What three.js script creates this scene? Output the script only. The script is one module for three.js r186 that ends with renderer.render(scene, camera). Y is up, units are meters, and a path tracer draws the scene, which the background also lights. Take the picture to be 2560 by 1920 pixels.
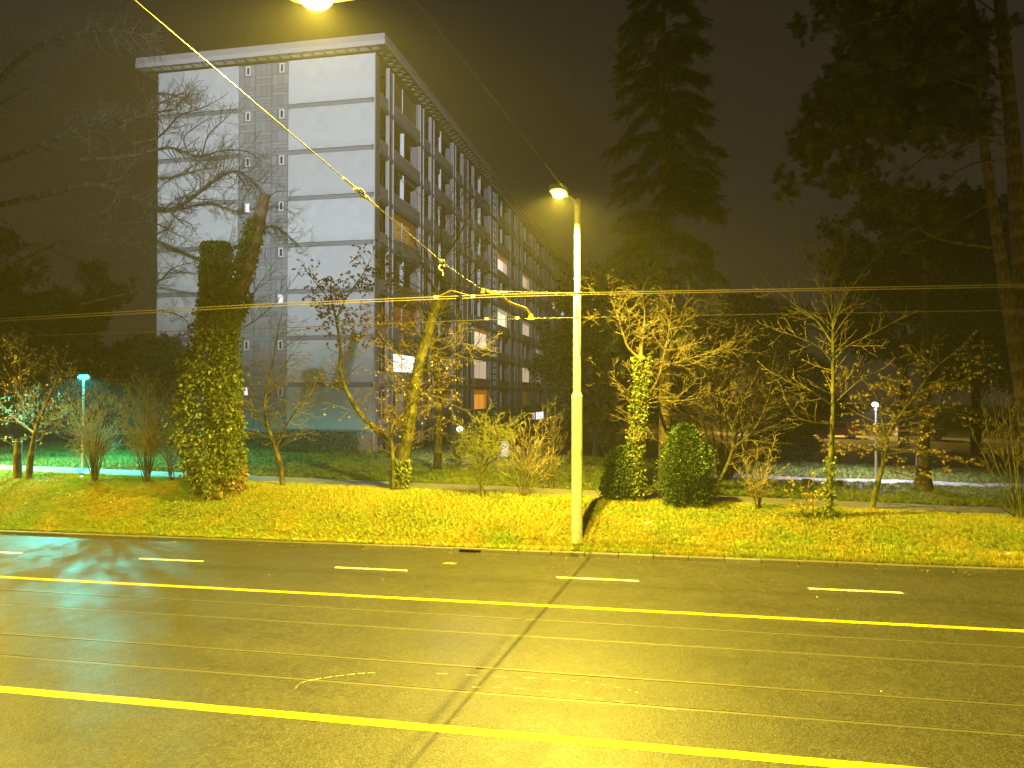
import * as THREE from 'three';
import { mergeGeometries } from 'three/addons/utils/BufferGeometryUtils.js';
import { RoundedBoxGeometry } from 'three/addons/geometries/RoundedBoxGeometry.js';

// ------------------------------------------------------------------ camera, sky, exposure
const scene = new THREE.Scene();
const F = 1886;                                                    // focal length in pixels of the 2560 x 1920 photograph
const camera = new THREE.PerspectiveCamera(2 * Math.atan(960 / F) * 180 / Math.PI, 4 / 3, 0.1, 900);
camera.position.set(0, 4.8, 0);
camera.rotation.order = 'YXZ';
camera.rotation.set(0.73 * Math.PI / 180, 11.9 * Math.PI / 180, 0.13 * Math.PI / 180);
camera.updateMatrixWorld();
const renderer = new THREE.WebGLRenderer({ antialias: true });
renderer.toneMapping = THREE.LinearToneMapping;
renderer.toneMappingExposure = 1;
renderer.shadowMap.enabled = true;
renderer.shadowMap.type = THREE.PCFSoftShadowMap;
{ // a night sky over a town: dim brown glow, a little stronger towards the horizon
  const W = 128, H = 64, d = new Float32Array(W * H * 4);
  for (let r = 0; r < H; r++) {
    const el = Math.max(0, ((r + 0.5) / H - 0.5) * Math.PI), k = 0.62 + 0.5 * Math.exp(-el * 2.2);
    for (let c = 0; c < W; c++) d.set([0.026 * k, 0.02 * k, 0.013 * k, 1], (r * W + c) * 4);
  }
  const sky = new THREE.DataTexture(d, W, H, THREE.RGBAFormat, THREE.FloatType);
  sky.mapping = THREE.EquirectangularReflectionMapping; sky.magFilter = THREE.LinearFilter; sky.minFilter = THREE.LinearFilter; sky.needsUpdate = true;
  scene.background = sky; scene.environment = sky;
}
scene.fog = new THREE.FogExp2(new THREE.Color().setRGB(1, 0.97, 0.9), 0.00055);   // damp night air round the lamps

// colours of the lamps (linear) and their strengths
const SODIUM = [1, 0.755, 0.065], I_SPAN = 1700, I_POLE = 2150, I_ROW = 2500, I_CYAN = 700, I_PATH = 380, I_FLOOD = 15000;

// ------------------------------------------------------------------ helpers
let seed = 20117;
const rnd = () => { seed = (seed + 0x6D2B79F5) | 0; let t = Math.imul(seed ^ (seed >>> 15), 1 | seed); t = (t + Math.imul(t ^ (t >>> 7), 61 | t)) ^ t; return ((t ^ (t >>> 14)) >>> 0) / 4294967296; };
const rr = (a, b) => a + (b - a) * rnd(), gauss = () => (rnd() + rnd() + rnd() - 1.5) * 1.15;
const V = (x, y, z) => new THREE.Vector3(x, y, z);
const clamp = THREE.MathUtils.clamp, lerp = THREE.MathUtils.lerp, smooth = THREE.MathUtils.smoothstep;
const hash = (x, y) => { let h = Math.imul(x | 0, 374761393) + Math.imul(y | 0, 668265263); h = Math.imul(h ^ (h >>> 13), 1274126177); return ((h ^ (h >>> 16)) >>> 0) / 4294967296; };
const vnoise = (x, y, per = 0) => {
  const ix = Math.floor(x), iy = Math.floor(y), fx = x - ix, fy = y - iy, s = fx * fx * (3 - 2 * fx), t = fy * fy * (3 - 2 * fy), w = (a) => per ? ((a % per) + per) % per : a;
  return lerp(lerp(hash(w(ix), w(iy)), hash(w(ix + 1), w(iy)), s), lerp(hash(w(ix), w(iy + 1)), hash(w(ix + 1), w(iy + 1)), s), t);
};
const fbm = (x, y, o = 4, per = 0) => { let s = 0, a = 0.5, n = 0; for (let i = 0; i < o; i++) { s += a * vnoise(x, y, per); n += a; a *= 0.5; x *= 2; y *= 2; per *= 2; } return s / n; };

const taken = {};
const numbered = (n) => { const k = taken[n] = (taken[n] ?? -1) + 1; return k ? n + '_' + String(k).padStart(3, '0') : n; };
function shadows(o) { o.castShadow = true; o.receiveShadow = true; return o; }
function tag(o, label, category, group, kind) { o.userData.label = label; if (category) o.userData.category = category; if (group) o.userData.group = group; if (kind) o.userData.kind = kind; return o; }
function thing(name, label, category, x, y, z, group) { const g = new THREE.Group(); g.name = numbered(name); g.position.set(x, y, z); scene.add(g); return tag(g, label, category, group); }
function part(name, geo, mat, parent, kind) { const m = shadows(new THREE.Mesh(geo, mat)); m.name = name; if (kind) m.userData.kind = kind; parent.add(m); return m; }
function structure(name, geo, mat, label) { const m = part(name, geo, mat, scene); m.userData.kind = 'structure'; if (label) m.userData.label = label; return m; }
const UNIT = new THREE.BoxGeometry(1, 1, 1);
function slab(name, mat, parent, x0, x1, y0, y1, z0, z1) { const m = part(name, UNIT, mat, parent); m.scale.set(x1 - x0, y1 - y0, z1 - z0); m.position.set((x0 + x1) / 2, (y0 + y1) / 2, (z0 + z1) / 2); return m; }
function rigid(geo, x, y, z, rx = 0, ry = 0, rz = 0) { geo.applyMatrix4(new THREE.Matrix4().compose(V(x, y, z), new THREE.Quaternion().setFromEuler(new THREE.Euler(rx, ry, rz)), V(1, 1, 1))); return geo; }

// measured places: a photograph pixel gives a ray, and the ray's crossing with a plane or the terrain gives the place
const ray = (px, py) => V((px - 1280) / F, (960 - py) / F, -1).applyQuaternion(camera.quaternion);
const atZ = (px, py, z) => { const d = ray(px, py); return camera.position.clone().addScaledVector(d, z / d.z); };

// terrain: level-ish park behind a grass bank that rises from the kerb
const ROAD_TILT = 0.008, KERB = -22.3;
const roadY = (x) => ROAD_TILT * x;
const crestY = (x) => 1.05 - 0.0145 * clamp(x, -40, 26);
function groundY(x, z) {
  const s = -z + KERB - 0.26, t = clamp(s / 3.7, 0, 1), base = roadY(clamp(x, -60, 60)) + 0.115;
  const rough = smooth(s, 0.1, 1.2) * (1 - smooth(s, 3.6, 4.2)) * 0.10 + smooth(s, 7.2, 9) * 0.10 + smooth(s, 26, 40) * 0.04;
  return base + (crestY(x) - base) * (1 - Math.pow(1 - t, 1.75)) + (fbm(x * 0.55 + 40, z * 0.55 + 9, 3) - 0.5) * 2 * rough;
}
function onGround(px, py) { const d = ray(px, py); let t = 18; for (; t < 400; t += 0.02) { const p = camera.position.clone().addScaledVector(d, t); if (p.z < KERB && p.y <= groundY(p.x, p.z)) return p; } return camera.position.clone().addScaledVector(d, t); }

// ------------------------------------------------------------------ textures and materials
function texture(size, fn, srgb, rx = 1, ry = rx) {
  const d = new Uint8Array(size * size * 4);
  for (let y = 0; y < size; y++) for (let x = 0; x < size; x++) { const c = fn(x / size, y / size, x, y), o = (y * size + x) * 4; d[o] = clamp(c[0], 0, 1) * 255; d[o + 1] = clamp(c[1], 0, 1) * 255; d[o + 2] = clamp(c[2], 0, 1) * 255; d[o + 3] = 255; }
  const t = new THREE.DataTexture(d, size, size); t.wrapS = t.wrapT = THREE.RepeatWrapping; t.magFilter = THREE.LinearFilter; t.minFilter = THREE.LinearMipmapLinearFilter; t.generateMipmaps = true; t.repeat.set(rx, ry);
  if (srgb) t.colorSpace = THREE.SRGBColorSpace; t.needsUpdate = true; return t;
}
const lin = (r, g, b) => new THREE.Color().setRGB(r, g, b);
const mat = (c, rough = 0.85, more = {}) => new THREE.MeshStandardMaterial({ color: lin(...c), roughness: rough, ...more });
const grain = (x, y) => hash(x * 7 + 3, y * 13 + 5);
const asphaltMap = texture(1024, (u, v, x, y) => { const g = grain(x, y), c = hash((x >> 2) + 77, (y >> 2) + 31), e = hash((x >> 1) + 7, (y >> 1) + 3), f = fbm(u * 90, v * 90, 3, 90), k = 0.58 + 0.22 * f + (g > 0.95 ? 0.3 : (g - 0.5) * 0.16) + (c > 0.92 ? 0.2 : c < 0.12 ? -0.14 : (c - 0.5) * 0.12) + (e - 0.5) * 0.16; return [k, k * 0.99, k * 0.97]; }, true);
const asphaltBump = texture(1024, (u, v, x, y) => { const k = 0.25 * grain(x, y) + 0.4 * hash((x >> 2) + 77, (y >> 2) + 31) + 0.35 * fbm(u * 200, v * 200, 2, 200); return [k, k, k]; });
const asphaltRough = texture(512, (u, v, x, y) => { const k = 0.55 + 0.3 * fbm(u * 12, v * 12, 4, 12) + 0.15 * grain(x, y); return [1, k, 0]; });
const M = {};
M.asphalt = new THREE.MeshStandardMaterial({ color: lin(0.115, 0.115, 0.115), map: asphaltMap, bumpMap: asphaltBump, bumpScale: 0.008, roughnessMap: asphaltRough, roughness: 0.66, vertexColors: true });
M.pathAsphalt = new THREE.MeshStandardMaterial({ color: lin(0.4, 0.4, 0.38), map: asphaltMap, bumpMap: asphaltBump, bumpScale: 0.004, roughness: 0.85 });
const wear = (base, amount, tint) => texture(512, (u, v, x, y) => { const f = fbm(u * 30, v * 30, 4, 30), g = grain(x, y), hole = f < 0.33 || g > 0.975 ? amount : 0, k = base * (0.9 + 0.16 * f) * (1 - hole); return tint.map((c) => c * k); }, true);
M.yellowPaint = new THREE.MeshStandardMaterial({ map: wear(1, 0.14, [0.95, 0.8, 0.12]), roughness: 0.6, bumpMap: asphaltBump, bumpScale: 0.002 });
M.whitePaint = new THREE.MeshStandardMaterial({ map: wear(1, 0.18, [0.92, 0.92, 0.9]), roughness: 0.6, bumpMap: asphaltBump, bumpScale: 0.002 });
M.rail = mat([0.2, 0.19, 0.17], 0.5, { metalness: 0.55 });
M.groove = mat([0.03, 0.028, 0.025], 0.9);
const stoneMap = texture(256, (u, v, x, y) => { const k = 0.66 + 0.2 * fbm(u * 16, v * 16, 4, 16) + 0.16 * (grain(x, y) - 0.5); return [k, k * 0.98, k * 0.93]; }, true);
M.kerb = [0.27, 0.31, 0.24].map((k) => new THREE.MeshStandardMaterial({ color: lin(k, k, k), map: stoneMap, bumpMap: stoneMap, bumpScale: 0.006, roughness: 0.85 }));
const soilMap = texture(1024, (u, v, x, y) => { const f = fbm(u * 24, v * 24, 5, 24), g = grain(x, y), h = fbm(u * 70 + 7, v * 70, 3, 70), leaf = h > 0.66 ? 1 : 0; const k = 0.6 + 0.55 * (f - 0.4) + 0.22 * (g - 0.5); return leaf ? [k * 1.15, k * 0.86, k * 0.5] : [k * 0.78, k * 0.86, k * 0.42]; }, true);
const soilBump = texture(1024, (u, v, x, y) => { const k = 0.6 * fbm(u * 80, v * 80, 4, 80) + 0.4 * grain(x, y); return [k, k, k]; });
M.lawn = new THREE.MeshStandardMaterial({ color: lin(0.72, 0.7, 0.4), map: soilMap, bumpMap: soilBump, bumpScale: 0.05, roughness: 0.95, vertexColors: true });
const barkMap = texture(256, (u, v, x, y) => { const k = 0.5 + 0.6 * (fbm(u * 10, v * 5, 4, 5) - 0.4) + 0.2 * (fbm(u * 40, v * 10, 2, 10) - 0.5); return [k, k * 0.95, k * 0.86]; }, true);
const barkBump = texture(256, (u, v) => { const k = fbm(u * 24, v * 6, 4, 6); return [k, k, k]; });
const bark = (r, g, b) => new THREE.MeshStandardMaterial({ color: lin(r, g, b), map: barkMap, bumpMap: barkBump, bumpScale: 0.012, roughness: 0.92 });
M.bark = bark(0.36, 0.31, 0.21); M.barkMoss = bark(0.36, 0.38, 0.14); M.barkDark = bark(0.2, 0.17, 0.13); M.barkPine = bark(0.5, 0.4, 0.3); M.barkPale = bark(0.6, 0.52, 0.42); M.barkGreen = bark(0.4, 0.44, 0.16);
M.twig = mat([0.17, 0.13, 0.08], 0.85); M.twigDark = mat([0.09, 0.075, 0.055], 0.9); M.twigYellow = mat([0.18, 0.14, 0.065], 0.85); M.twigPale = mat([0.36, 0.29, 0.15], 0.85); M.twigGreen = mat([0.2, 0.21, 0.06], 0.85);
const leafMat = (r, g, b, rough = 0.6, tr = 0.25) => new THREE.MeshPhysicalMaterial({ color: lin(r, g, b), roughness: rough, transmission: tr, thickness: 0, side: THREE.DoubleSide, vertexColors: true });
M.ivyLeaf = leafMat(0.14, 0.18, 0.035, 0.42, 0.12); M.boxLeaf = leafMat(0.06, 0.11, 0.03, 0.5, 0.12); M.dryLeaf = leafMat(0.36, 0.27, 0.08, 0.7, 0.35); M.yellowLeaf = leafMat(0.55, 0.42, 0.06, 0.6, 0.4); M.brownLeaf = leafMat(0.16, 0.09, 0.045, 0.8, 0.25);
M.needle = new THREE.MeshStandardMaterial({ color: lin(0.055, 0.085, 0.03), roughness: 0.7, side: THREE.DoubleSide }); M.needlePine = new THREE.MeshStandardMaterial({ color: lin(0.055, 0.07, 0.025), roughness: 0.75, side: THREE.DoubleSide });
M.darkLeaf = new THREE.MeshStandardMaterial({ color: lin(0.05, 0.065, 0.028), roughness: 0.8, side: THREE.DoubleSide });
M.grass = new THREE.MeshStandardMaterial({ color: lin(1, 1, 1), roughness: 0.8, side: THREE.DoubleSide });
M.poleSteel = mat([0.6, 0.61, 0.6], 0.5, { metalness: 0.0 }); M.wire = mat([0.15, 0.125, 0.09], 0.5, { metalness: 0.5 }); M.steel = mat([0.6, 0.58, 0.54], 0.34, { metalness: 0.8 });
M.darkSteel = mat([0.06, 0.06, 0.06], 0.5, { metalness: 0.4 }); M.feeder = mat([0.75, 0.42, 0.03], 0.45); M.fitting = mat([0.6, 0.6, 0.2], 0.4);
const glow = (r, g, b, k) => new THREE.MeshStandardMaterial({ color: lin(0, 0, 0), emissive: lin(r, g, b), emissiveIntensity: k, roughness: 0.5 });

// ------------------------------------------------------------------ road, rails, markings, kerb
function roadProfile() { // cross-section in z, with a groove beside each rail
  const zs = [[2.5, 0]];
  for (const c of [-12.4, -15.35]) for (const s of [1, -1]) { const z = c + s * 0.53; zs.push([z + 0.055, 0], [z + 0.055, -0.045], [z - 0.055, -0.045], [z - 0.055, 0]); }
  zs.push([KERB, 0]);
  const out = [zs[0]];
  for (let i = 1; i < zs.length; i++) { const [z0, y0] = zs[i - 1], [z1, y1] = zs[i], n = y0 === y1 && Math.abs(z1 - z0) > 0.6 ? Math.ceil(Math.abs(z1 - z0) / 0.3) : 1; for (let k = 1; k <= n; k++) out.push([lerp(z0, z1, k / n), lerp(y0, y1, k / n)]); }
  return out;
}
{
  const prof = roadProfile(), X0 = -110, X1 = 90, xs = [];
  for (let x = X0; x <= X1;) { xs.push(x); x += x > -26 && x < 16 ? 0.35 : 3; }
  const pos = [], uv = [], col = [], idx = [];
  for (const x of xs) for (const [z, y] of prof) {
    pos.push(x, y, z); uv.push(x / 5.3, z / 5.3);
    // tyre polish and old patches: stains of the surface that run along the lanes
    const lane = (c, w) => Math.exp(-((z - c) ** 2) / w);
    let k = 1 + 0.28 * (fbm(x * 0.12 + 3, z * 0.9, 4) - 0.5) + 0.22 * (fbm(x * 0.7, z * 1.3 + 20, 3) - 0.5);
    k *= 1 - 0.2 * lane(-19.1, 0.05) - 0.1 * lane(-18.1, 0.2) - 0.14 * lane(-21.9, 0.1) - 0.1 * lane(-16.4, 0.06) - 0.1 * lane(-8.1, 0.2);
    k = clamp(k, 0.6, 1.3); col.push(k, k, k);
  }
  const n = prof.length;
  for (let i = 0; i < xs.length - 1; i++) for (let j = 0; j < n - 1; j++) { const a = i * n + j; idx.push(a, a + n, a + 1, a + 1, a + n, a + n + 1); }
  let g = new THREE.BufferGeometry(); g.setAttribute('position', new THREE.Float32BufferAttribute(pos, 3)); g.setAttribute('uv', new THREE.Float32BufferAttribute(uv, 2)); g.setAttribute('color', new THREE.Float32BufferAttribute(col, 3)); g.setIndex(idx);
  g = g.toNonIndexed(); g.computeVertexNormals();
  const road = structure('road', g, M.asphalt, 'wide damp asphalt street with tram tracks'); road.rotation.z = ROAD_TILT;
  // painted markings lie on the road as its parts
  const strip = (x0, x1, z, w, m, name, skew = 0) => { // one painted line, subdivided so that its edge is a little uneven
    const N = Math.max(2, Math.round((x1 - x0) / 0.4)), p = [], t = [], ix = [];
    for (let i = 0; i <= N; i++) { const x = lerp(x0, x1, i / N), a = (hash(i, Math.round(z * 10)) - 0.5) * 0.012; p.push(x + (i && i < N ? 0 : skew), 0.004, z - w / 2 + a, x - (i && i < N ? 0 : skew), 0.004, z + w / 2 + a * 0.6); t.push(x / 2, 0, x / 2, w / 2); if (i < N) ix.push(i * 2, i * 2 + 1, i * 2 + 2, i * 2 + 2, i * 2 + 1, i * 2 + 3); }
    const s = new THREE.BufferGeometry(); s.setAttribute('position', new THREE.Float32BufferAttribute(p, 3)); s.setAttribute('uv', new THREE.Float32BufferAttribute(t, 2)); s.setIndex(ix); s.computeVertexNormals(); return part(name, s, m, road);
  };
  strip(-100, 80, -17.0, 0.17, M.yellowPaint, 'yellow_line').userData.label = 'thin looking solid yellow line beyond the tram tracks';
  strip(-100, 80, -10.48, 0.22, M.yellowPaint, 'yellow_line').userData.label = 'broad looking solid yellow line nearest the camera';
  for (let k = -5; k <= 4; k++) strip(-2.95 + 6.25 * k, -0.82 + 6.25 * k, -19.7, 0.15, M.whitePaint, 'white_dash', -0.03);
  // a scrap of yellow chalk marking on the far lane
  strip(-6.35, -6.02, -20.75, 0.16, M.yellowPaint, 'survey_mark', 0.05);
  const chalk = new THREE.MeshStandardMaterial({ color: lin(0.75, 0.72, 0.6), roughness: 0.9 });
  const line = (pts, w) => { const p = [], ix = []; pts.forEach((q, i) => { p.push(q.x, 0.0045, q.z - w / 2, q.x, 0.0045, q.z + w / 2); if (i < pts.length - 1) ix.push(i * 2, i * 2 + 1, i * 2 + 2, i * 2 + 2, i * 2 + 1, i * 2 + 3); }); const s = new THREE.BufferGeometry(); s.setAttribute('position', new THREE.Float32BufferAttribute(p, 3)); s.setIndex(ix); s.computeVertexNormals(); const m = part('chalk_scratch', s, chalk, road); return m; };
  const rp = (px, py) => { const d = ray(px, py); return camera.position.clone().addScaledVector(d, -camera.position.y / (d.y - ROAD_TILT * d.x)); };
  const wob = (list, n = 9) => new THREE.CatmullRomCurve3(list.map(([a, b]) => rp(a, b))).getPoints(n * list.length);
  const s1 = wob([[738, 1722], [752, 1708], [800, 1697], [880, 1686], [950, 1681]]);
  for (let i = 0; i + 3 < s1.length; i += 4) line(s1.slice(i, i + 4), i < 24 ? 0.028 : 0.018);
  const s2 = wob([[1090, 1684], [1250, 1692], [1400, 1700], [1480, 1708], [1560, 1722], [1605, 1735]]);
  for (let i = 0; i + 3 < s2.length; i += 5) line(s2.slice(i, i + 3), 0.014);
  const s3 = wob([[1180, 1718], [1300, 1722], [1460, 1740], [1580, 1760], [1730, 1782]]);
  for (let i = 0; i + 3 < s3.length; i += 5) line(s3.slice(i, i + 3), 0.012);
}
{ // four grooved tram rails set flush in the asphalt
  const names = [['nearest the camera, beside the broad yellow line', -12.4, 1], ['of the near track, second from the camera', -12.4, -1], ['of the far track, third from the camera', -15.35, 1], ['farthest from the camera, beside the thin yellow line', -15.35, -1]];
  for (const [where, c, s] of names) {
    const sh = new THREE.Shape(), a = s; // head towards the outside, groove inside
    sh.moveTo(-0.054, -0.044); sh.lineTo(-0.054, 0.001); sh.lineTo(-0.004, 0.002); sh.lineTo(0.0, -0.034); sh.lineTo(0.04, -0.034); sh.lineTo(0.043, 0.0); sh.lineTo(0.054, 0.0); sh.lineTo(0.054, -0.044); sh.closePath();
    const g = new THREE.ExtrudeGeometry(sh, { depth: 190, bevelEnabled: false, steps: 1 }); g.rotateY(Math.PI / 2); if (a > 0) g.scale(1, 1, 1); g.translate(-105, 0, 0);
    if (s < 0) g.rotateY(Math.PI), g.translate(-20, 0, 0);
    const r = part('tram_rail', g, M.rail, scene); r.name = numbered('tram_rail'); r.position.set(0, 0.001, c + s * 0.53); r.rotation.z = ROAD_TILT;
    tag(r, 'polished grooved tram rail ' + where, 'tram rail', 'tram rails in the street');
  }
}
{ // kerb: separate stones with joints, a storm drain inlet let into it
  const kerb = new THREE.Group(); kerb.name = 'kerb'; kerb.userData.kind = 'structure'; scene.add(kerb); kerb.rotation.z = ROAD_TILT;
  const geos = [0, 1, 2].map((i) => { const g = new RoundedBoxGeometry(0.985, 0.3, 0.25, 2, 0.018); return g; });
  for (let k = 0, x = -38; x < 24; k++, x += 1.0) {
    if (Math.abs(x - (-5.75)) < 0.5) continue;
    const m = part('kerb_stone', geos[k % 3], M.kerb[(hash(k, 5) * 3) | 0], kerb); m.position.set(x, -0.035 + (hash(k, 1) - 0.5) * 0.012, KERB - 0.125 + (hash(k, 2) - 0.5) * 0.014); m.rotation.y = (hash(k, 3) - 0.5) * 0.012;
  }
  for (const [a, b] of [[-110, -38.5], [23.5, 90]]) slab('kerb_run', M.kerb[0], kerb, a, b, -0.2, 0.11, KERB - 0.25, KERB);
  const inlet = thing('drain_inlet', 'dark rectangular storm drain inlet in the kerb', 'drain', -6, roadY(-6), KERB - 0.12);
  slab('inlet_lintel', M.kerb[1], inlet, -0.5, 0.5, 0.085, 0.118, -0.13, 0.12); slab('inlet_jamb', M.kerb[1], inlet, -0.5, -0.34, -0.1, 0.085, -0.12, 0.118); slab('inlet_jamb', M.kerb[1], inlet, 0.34, 0.5, -0.1, 0.085, -0.12, 0.118);
  slab('inlet_back', M.groove, inlet, -0.34, 0.34, -0.1, 0.085, -0.12, -0.09); slab('inlet_floor', M.groove, inlet, -0.34, 0.34, -0.1, -0.02, -0.09, 0.1);
  const bar = new THREE.CylinderGeometry(0.011, 0.011, 0.11, 6); for (let i = -1; i <= 1; i++) { const b = part('inlet_bar', bar, M.darkSteel, inlet); b.position.set(i * 0.17, 0.033, 0.09); }
  // the near side: pavement under and behind the camera, out of the picture
  const nk = structure('near_pavement', new THREE.BoxGeometry(200, 0.3, 26), M.pathAsphalt, 'near pavement'); nk.position.set(-10, -0.03, 15.4); nk.rotation.z = ROAD_TILT;
}

// ------------------------------------------------------------------ lawn, bank and paths
function sheet(xs, zs, yAt, uvScale, colorAt) {
  const p = [], t = [], c = [], ix = [], n = zs.length;
  for (const x of xs) for (const z of zs) { p.push(x, yAt(x, z), z); t.push(x / uvScale, z / uvScale); if (colorAt) c.push(...colorAt(x, z)); }
  for (let i = 0; i < xs.length - 1; i++) for (let j = 0; j < n - 1; j++) { const a = i * n + j; ix.push(a, a + n, a + 1, a + 1, a + n, a + n + 1); }
  const g = new THREE.BufferGeometry(); g.setAttribute('position', new THREE.Float32BufferAttribute(p, 3)); g.setAttribute('uv', new THREE.Float32BufferAttribute(t, 2)); if (colorAt) g.setAttribute('color', new THREE.Float32BufferAttribute(c, 3)); g.setIndex(ix); g.computeVertexNormals(); return g;
}
const range = (a, b, n) => Array.from({ length: n + 1 }, (_, i) => lerp(a, b, i / n));
const path2Z = (x) => -36.2 - 0.04 * (x - 8);
{
  const xs = [...range(-200, -42, 30), ...range(-41.5, 24, 150), ...range(25, 180, 30)], zs = [...range(KERB - 0.26, -34, 48), ...range(-34.6, -60, 36), ...range(-63, -330, 36)];
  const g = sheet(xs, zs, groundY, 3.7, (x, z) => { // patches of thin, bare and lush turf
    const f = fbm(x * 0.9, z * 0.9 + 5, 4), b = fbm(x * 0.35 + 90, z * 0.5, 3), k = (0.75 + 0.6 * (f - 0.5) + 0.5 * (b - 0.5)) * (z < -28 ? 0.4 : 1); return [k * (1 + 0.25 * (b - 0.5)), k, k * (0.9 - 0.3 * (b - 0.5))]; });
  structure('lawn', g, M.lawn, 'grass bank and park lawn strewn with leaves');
  structure('footpath', sheet([...range(-80, -42, 20), ...range(-41, 30, 160), ...range(31, 80, 20)], range(-26.85, -29.0, 7), (x, z) => groundY(x, z) + 0.016, 2.3), M.pathAsphalt, 'asphalt footpath along the top of the bank');
  const p2 = []; for (const x of range(-2, 60, 130)) p2.push(x);
  const gp = sheet(p2, range(0, 1, 5), (x, t) => 0, 2.3), a = gp.attributes.position;
  for (let i = 0; i < a.count; i++) { const x = a.getX(i), t = a.getZ(i), z = path2Z(x) + (t - 0.5) * 1.5; a.setXYZ(i, x, groundY(x, z) + 0.03, z); } gp.computeVertexNormals();
  gp.index.array.reverse(); gp.computeVertexNormals();
  structure('park_path', gp, M.pathAsphalt, 'pale park path by the white lamp');
  structure('far_road', sheet(range(-30, 120, 60), range(-71, -78, 6), (x, z) => groundY(x, z) + 0.05, 4), M.pathAsphalt, 'far street beyond the park');
  structure('forecourt', sheet(range(-15.6, -8.5, 28), range(-44, -49.5, 16), (x, z) => groundY(x, z) + 0.03, 2.3), M.pathAsphalt, 'paved forecourt beside the block');
}

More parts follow.
